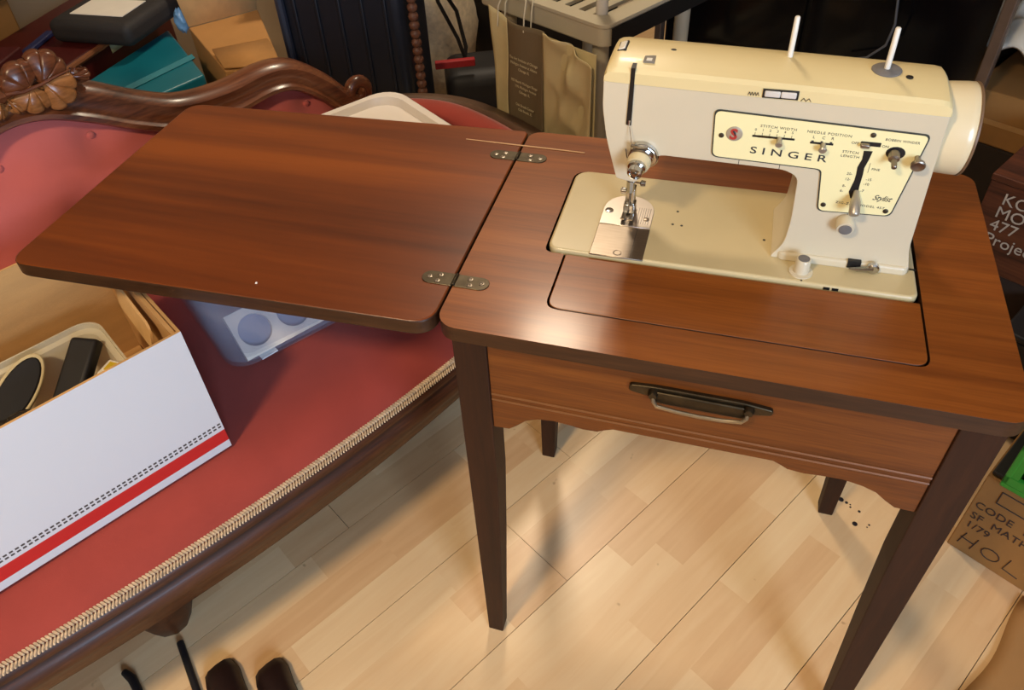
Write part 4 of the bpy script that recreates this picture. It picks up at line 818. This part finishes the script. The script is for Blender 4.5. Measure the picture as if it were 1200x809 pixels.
# ---------------------------------------------------------------- grey plastic shelf unit and paper bag
M_shelf = mat('grey_beige_plastic', (172, 162, 138), 0.5, var=0.04, scale=6)
sh = thing('shelf_unit', 'grey plastic shelving unit with round posts', 'shelf', (1.0, 0.85, 0), True)
HU0, HU1, HV0, HV1 = 0.800, 1.18, 0.447, 0.835
for zt in (0.733, 0.30):
    tr = part('tray', B().prism(rrect(HU0, HU1, HV0, HV1, 0.022), 'z', zt - 0.048, zt, hole=rrect(HU0 + 0.012, HU1 - 0.012, HV0 + 0.012, HV1 - 0.012, 0.02)), M_shelf, sh, bevel=0.004)
    part('rim_lip', B().prism(rrect(HU0 - 0.004, HU1 + 0.004, HV0 - 0.004, HV1 + 0.004, 0.024), 'z', zt - 0.006, zt + 0.002, hole=rrect(HU0 + 0.03, HU1 - 0.03, HV0 + 0.03, HV1 - 0.03, 0.03)), M_shelf, tr, bevel=0.002)
    for k in range(8):
        v_ = HV0 + 0.045 + k * 0.041; part('slat', B().box(HU0 + 0.013, HU1 - 0.013, v_, v_ + 0.022, zt - 0.022, zt - 0.014), M_shelf, tr)
part('end_dark_strip', B().box(HU0 + 0.016, HU1 - 0.012, HV0 - 0.0065, HV0 - 0.0045, 0.687, 0.7255), mat('black_end_strip', (16, 15, 15), 0.5), sh, label='black strip added to darken the shelf end')  # black strip added over the tray's end so that face comes out dark
for u_, v_ in ((0.85, 0.50), (1.13, 0.50), (0.85, 0.785), (1.13, 0.785)):
    part('post', B().tube([(u_, v_, 0), (u_, v_, 0.70)], 0.0175, 16), M_shelf, sh); part('post', B().tube([(u_, v_, 0.71), (u_, v_, 1.12)], 0.0125, 16), mat('pale_post', (196, 188, 176), 0.4), sh)
# paper carrier bag hung on the tray edge
M_bagc = mat('cream_bag_paper', (196, 180, 132), 0.75, var=0.08, scale=14)
M_bagb = mat('brown_bag_print', (108, 92, 66), 0.7, var=0.06, scale=8)
pbg = thing('paper_bag', 'cream paper shopping bag with brown printed panel on the shelf edge', 'bag', (0.77, 0.60, 0.36), True)
def bag_u(v, z): return 0.764 + 0.005 * math.sin(v * 55 + z * 9) + 0.006 * math.sin(z * 31 + v * 20) * (1 if v < 0.585 else 0.25)
def bag_top(v): return 0.694 + 0.020 * max(0, (v - 0.70) / 0.05) - (0.0 if v > 0.58 else 0.035 * ((0.58 - v) / 0.13) ** 1.2)
def bagface(v0, v1, n, off=0.0): return B().grid(lambda i, j: (bag_u(v0 + (v1 - v0) * i, 0.36 + (bag_top(v0 + (v1 - v0) * i) - 0.36) * j) + off, v0 + (v1 - v0) * i, 0.36 + (bag_top(v0 + (v1 - v0) * i) - 0.36) * j), n, 26)
part('left_panel', bagface(0.752, 0.700, 8), M_bagc, pbg, solid=0.001, recalc=False, angle=80)
pp = part('printed_panel', bagface(0.700, 0.588, 16), M_bagb, pbg, solid=0.001, recalc=False, angle=80, label='brown printed panel')
def crum(i, j):
    v = 0.588 - 0.140 * i; z = 0.36 + (bag_top(v) - 0.36) * j
    k = math.sin(PI * i)
    return (0.764 + 0.012 * k * math.sin(v * 70 + z * 22) + 0.010 * k * abs(math.sin(z * 26 - v * 38)) + 0.004 * math.sin(z * 60) * k, v, z)
part('crumpled_panel', B().grid(crum, 26, 40), mat('shiny_cream_paper', (186, 168, 124), 0.4, var=0.08, scale=10), pbg, solid=0.001, recalc=False, angle=50, label='crumpled cream side')
part('bag_back', B().box(0.780, 0.781, 0.450, 0.750, 0.36, 0.68), M_bagc, pbg); part('bag_bottom', B().box(0.764, 0.781, 0.450, 0.750, 0.36, 0.361), M_bagc, pbg)
for o_ in (0.0, 0.022):
    part('bag_handle', B().tube([(0.762 + o_, 0.728, 0.672), (0.766 + o_, 0.727, 0.715), (0.778 + o_, 0.722, 0.742), (0.79 + o_ * 0.5, 0.700, 0.752), (0.79 + o_ * 0.5, 0.67, 0.752), (0.778 + o_, 0.650, 0.742), (0.766 + o_, 0.645, 0.715), (0.762 + o_, 0.644, 0.68)], 0.0016, 6), mat('pale_cord', (206, 196, 168), 0.7), pbg)
M_btext = mat('pale_print', (206, 192, 150), 0.7)
def BM(v, z): return Matrix.Translation(Vector((0.7585, v, z)) - ORG[pbg.name]) @ Matrix.Rotation(-PI / 2, 4, 'Z') @ Matrix.Rotation(PI / 2, 4, 'X')
for s_, z, sz in (('The Art Institute of Chicago', 0.612, 0.0095), ('Michigan Avenue at Adams', 0.600, 0.0095), ('Chicago, IL', 0.588, 0.0095), ('900 North Michigan Shops', 0.558, 0.0095), ('900 N. Michigan Avenue', 0.546, 0.0095), ('Chicago, IL', 0.534, 0.0095), ('Oak Brook Center', 0.500, 0.0095), ('Oak Brook, IL', 0.488, 0.0095)):
    text('lettering', s_, sz, pp, M_btext, BM(0.644, z), thick=0.0002, align='CENTER', xs=0.82)

# ---------------------------------------------------------------- black cabinet and the right-hand pile
bc = thing('black_cabinet', 'tall black glass fronted cabinet behind the sewing machine', 'cabinet', (1.66, 0.33, 0), True)
M_gloss = mat('black_glass', (8, 7, 8), 0.12, var=0.1); M_fr = mat('grey_brown_metal', (104, 88, 76), 0.4, 0.5, var=0.1)
part('cabinet_body', B().box(1.475, 1.90, -0.015, 0.80, 0.0, 1.30), M_black, bc, bevel=0.004)
part('glass_door', B().box(1.459, 1.470, -0.045, 0.36, 0.04, 1.28), M_gloss, bc); part('glass_door', B().box(1.458, 1.470, 0.375, 0.785, 0.04, 1.28), M_gloss, bc)
part('corner_post', B().box(1.438, 1.457, -0.077, -0.053, 0.0, 1.30), M_fr, bc, bevel=0.003, label='grey metal corner post'); part('corner_post', B().box(1.440, 1.462, 0.79, 0.812, 0.0, 1.30), M_fr, bc, bevel=0.003)
o = part('thin_cable', B().tube([(1.44, 0.16, 0.80), (1.425, 0.150, 0.68), (1.42, 0.138, 0.62), (1.42, 0.145, 0.57), (1.42, 0.18, 0.53), (1.425, 0.25, 0.50)], 0.0028, 8), mat('grey_cable', (74, 74, 76), 0.5), org=(1.42, 0.15, 0.6), inroom=True); tag(o, 'thin grey cable hanging before the black cabinet', 'cable')
t, M_ = rbox('lower_carton', 'dark carton under the tan carton by the cabinet post', 'box', (1.74, -0.38, 0), None, 0, None); add(t, M_, 'carton_body', mat('dark_carton', (40, 30, 22), 0.9), (-0.22, 0.22, -0.27, 0.352, 0, 0.365))
t, M_ = rbox('tan_carton', 'tan carton carrying the white cloth beside the cabinet post', 'box', (1.74, -0.38, 0.366), None, 0, None); add(t, M_, 'carton_body', M_carton2, (-0.22, 0.22, -0.27, 0.352, 0, 0.125)); add(t, M_, 'tape', mat('tan_tape', (170, 130, 80), 0.35), (-0.222, -0.219, -0.27, 0.352, 0.05, 0.062), bevel=0)
def cloth(i, j):
    u = 1.51 + 0.40 * i; v = -0.62 + 0.59 * j
    return (u, v, 0.506 + 0.022 * (1 + math.sin(u * 31 + v * 17)) + 0.016 * (1 + math.sin(v * 43 - u * 9)) + 0.15 * min(1, 0.25 + i * 5) * (0.75 + 0.25 * math.sin(j * 5 + 1)))
o = part('white_cloth', B().grid(cloth, 60, 60), mat('white_crumpled_cloth', (214, 208, 192), 0.8, var=0.08, scale=20), org=(1.70, -0.37, 0.47), inroom=True, solid=0.012, recalc=False, angle=70); tag(o, 'crumpled white cloth heaped on the tan carton', 'cloth')
# projector box on a plain carton
t, M_ = rbox('support_carton', 'plain dark carton under the projector box', 'box', (1.36, -0.42, 0), None, 0, None); add(t, M_, 'carton_body', mat('dark_carton2', (52, 36, 24), 0.9), (-0.13, 0.13, -0.22, 0.20, 0, 0.275))
M_wgr = wood('printed_woodgrain', (52, 24, 12), (78, 38, 20), (98, 52, 28), grain=(30, 2.5, 30), rough=0.5, coat=0.0)
kd = thing('projector_box', 'brown woodgrain projector box with pale lettering', 'box', (1.33, -0.42, 0.276), True)
part('box_body', B().box(1.20, 1.46, -0.62, -0.214, 0.276, 0.475), M_wgr, kd, bevel=0.002); part('box_lid', B().box(1.198, 1.462, -0.622, -0.212, 0.476, 0.49), M_wgr, kd, bevel=0.002)
M_kt = mat('pale_box_print', (188, 172, 150), 0.6)
def KM(v, z): return Matrix.Translation(Vector((1.1985, v, z)) - ORG[kd.name]) @ Matrix.Rotation(-PI / 2, 4, 'Z') @ Matrix.Rotation(PI / 2, 4, 'X')
for s_, v_, z in (('KODAK', -0.246, 0.4335), ('MOVIEDECK', -0.244, 0.4030), ('477', -0.2435, 0.3730), ('Projector', -0.244, 0.3400)):
    text('lettering', s_, 0.036, kd, M_kt, KM(v_, z), thick=0.0003, xs=0.95)
# school book carton with stencilled and handwritten words
hb_ = thing('book_carton', 'brown book carton with stencilled code and handwriting on the floor', 'box', (0.90, -0.68, 0), True)
part('carton_body', B().box(0.753, 1.06, -0.88, -0.490, 0.0, 0.218), M_carton2, hb_, bevel=0.002)
def HM(v, z): return Matrix.Translation(Vector((0.7522, v, z)) - ORG[hb_.name]) @ Matrix.Rotation(-PI / 2, 4, 'Z') @ Matrix.Rotation(PI / 2, 4, 'X')
M_st = mat('stencil_ink', (52, 36, 34), 0.7)
for s_, v_, z in (('CODE  11814', -0.4965, 0.1300), ('SF  MATH  GRADE', -0.4985, 0.1000), ('1/79', -0.4990, 0.0735)): text('lettering', s_, 0.0245, hb_, M_st, HM(v_, z), thick=0.0002, xs=0.9, spacing=1.05)
hw_ = {'H': [[(0, 0), (0.006, 0.034)], [(0.0, 0.018), (0.024, 0.016)], [(0.022, 0.0), (0.027, 0.034)]], 'O': [[(0.013 + 0.015 * math.cos(a * 0.5236), 0.016 + 0.014 * math.sin(a * 0.5236)) for a in range(13)]], 'L': [[(0.004, 0.036), (0.0, 0.004), (0.026, 0.001)]], 'T': [[(0.012, 0.0), (0.014, 0.034)], [(0.0, 0.034), (0.030, 0.033)]]}
for ch, v_, z in (('H', -0.503, 0.022), ('O', -0.543, 0.022), ('L', -0.582, 0.020), ('T', -0.617, 0.022)):
    b = B()
    for st_ in hw_[ch]: b.tube([(0.7522, v_ - x_, z + y_) for x_, y_ in st_], 0.0010, 5)
    part('handwriting', b, M_st, hb_)
b = B()
for p in (((-0.5215, 0.166), (-0.70, 0.166)), ((-0.5215, 0.166), (-0.5215, 0.197)), ((-0.5215, 0.197), (-0.70, 0.197))): b.tube([(0.7522, *p[0]), (0.7522, *p[1])], 0.0011, 5)
part('printed_frame', b, M_st, hb_)
t, M_ = rbox('black_tote', 'low black plastic tote between book carton and projector box', 'tote', (1.10, -0.43, 0), None, 0, None); add(t, M_, 'tote_body', M_blk2, (-0.02, 0.11, -0.20, 0.06, 0, 0.24), bevel=0.008); add(t, M_, 'tote_rim', M_blk2, (-0.025, 0.115, -0.205, 0.065, 0.24, 0.255), bevel=0.004)
o = part('added_dark_board', B().box(0.757, 1.056, -0.86, -0.493, 0.2185, 0.226), M_blk2, org=(0.9, -0.68, 0.2185), inroom=True, bevel=0.002); tag(o, 'thin black board added under the green crate to darken the carton top', 'board')  # board added only to make the carton top around the crate dark
# green plastic crate on the carton
M_green = mat('green_plastic', (44, 140, 40), 0.4, var=0.06)
gc = thing('green_crate', 'green slotted plastic crate on the book carton', 'crate', (0.86, -0.62, 0.2265), True)
GU, GV, GZ0, GZ1 = 0.735, -0.511, 0.2265, 0.335
part('crate_floor', B().box(GU, GU + 0.26, GV - 0.30, GV, GZ0, GZ0 + 0.012), M_green, gc, bevel=0.002)
for u0 in (GU, GU + 0.25): 
    part('top_rail', B().box(u0, u0 + 0.01, GV - 0.30, GV, GZ1 - 0.016, GZ1), M_green, gc, bevel=0.002); part('bottom_rail', B().box(u0, u0 + 0.01, GV - 0.30, GV, GZ0 + 0.010, GZ0 + 0.030), M_green, gc, bevel=0.002)
    for k in range(6):
        v_ = GV - 0.056 * k; part('bar', B().box(u0 + 0.001, u0 + 0.009, v_ - 0.020, v_, GZ0 + 0.028, GZ1 - 0.014), M_green, gc)
for v0 in (GV - 0.30, GV - 0.010): part('end_wall', B().box(GU, GU + 0.26, v0, v0 + 0.01, GZ0 + 0.01, GZ1), M_green, gc, bevel=0.002)
o = part('dark_cassette', B().box(GU + 0.016, GU + 0.20, GV - 0.26, GV - 0.022, GZ0 + 0.0125, GZ0 + 0.085), mat('dark_items', (38, 36, 40), 0.4), org=(GU + 0.1, GV - 0.14, GZ0 + 0.0125), inroom=True, bevel=0.004); tag(o, 'dark flat case lying inside the green crate', 'case')
# cardboard flap sheet on the floor
def flap(i, j):
    v = -0.634 - 0.26 * i; u = 0.30 + 0.44 * j
    return (u, v - 0.006 * math.sin(u * 24) * (1 - i), 0.002 + 0.05 * i * i * (0.5 + 0.5 * math.sin(u * 7)))
o = part('cardboard_sheet', B().grid(flap, 12, 24), mat('sheet_board', (160, 116, 66), 0.85, var=0.1, scale=6), org=(0.52, -0.75, 0), inroom=True, solid=-0.005, recalc=False); tag(o, 'loose cardboard sheet lying on the floor before the book carton', 'cardboard')
# ---------------------------------------------------------------- small things on the floor
SPOTS = [(0.622, 0.443, 0.0053), (0.632, 0.438, 0.0031), (0.639, 0.435, 0.0015), (0.639, 0.429, 0.0019), (0.655, 0.423, 0.0028), (0.646, 0.392, 0.0051), (0.672, 0.396, 0.0020), (0.668, 0.390, 0.0014)]
for ns_, (x_, y_, r_) in enumerate(SPOTS):
    o = part('ink_spot', B().lathe((x_, y_, 0.0002), (0, 0, 1), [(r_, 0), (r_ * 0.98, 0.0004), (r_ * 0.8, 0.0006)], 14), mat('dark_spill', (24, 18, 26), 0.4), org=(x_, y_, 0)); tag(o, {0: 'large dark ink spot on the floor closest to the back table leg', 5: 'large dark ink spot on the floor away from the back table leg'}.get(ns_, 'tiny dark ink speck on the floor near the back table leg'), 'stain', 'dark spots on the floor')
o = part('black_rod', B().tube([(-0.414, 0.352, 0.008), (-0.436, 0.22, 0.008), (-0.465, 0.02, 0.008)], 0.0065, 10), M_blk2, org=(-0.425, 0.2, 0), inroom=True); tag(o, 'straight black rod lying on the floor by the settee leg', 'rod')
o = part('black_hook', B().tube([(-0.512, 0.372, 0.008), (-0.506, 0.35, 0.009), (-0.507, 0.31, 0.009), (-0.52, 0.25, 0.009)], [0.006, 0.008, 0.007, 0.007], 10), M_blk2, org=(-0.51, 0.3, 0), inroom=True); tag(o, 'short bent black cable end on the floor under the settee', 'cable')
M_db = mat('dark_brown_leather', (38, 20, 16), 0.5, var=0.2)
for (u_, v_, l_) , lb in (((-0.384, 0.222, 0.12), 'dark brown rounded shoe on the floor beside the black rod'), ((-0.318, 0.160, 0.10), 'second dark brown shoe on the floor farther from the rod')):
    rg = []
    for s_, wd, h in ((0, 0.016, 0.012), (0.06, 0.026, 0.024), (0.25, 0.031, 0.034), (0.5, 0.028, 0.040), (0.8, 0.026, 0.05), (1.0, 0.020, 0.05)):
        c = Vector((u_ - 0.012 * s_, v_ + 0.045 - l_ * s_, 0)); rg.append([(c.x + wd * x_, c.y, max(0.001, h * z_)) for x_, z_ in ((-1, 0), (-0.95, 0.5), (-0.6, 0.9), (0, 1), (0.6, 0.9), (0.95, 0.5), (1, 0))])
    t = thing('shoe', lb, 'shoe', (u_, v_, 0), True); part('upper', B().loft(rg), M_db, t, angle=70); part('sole', B().prism([(p[0], p[1]) for r_ in rg for p in (r_[0],)] + [(r_[-1][0], r_[-1][1]) for r_ in rg[::-1]], 'z', 0.0, 0.006), M_blk2, t)
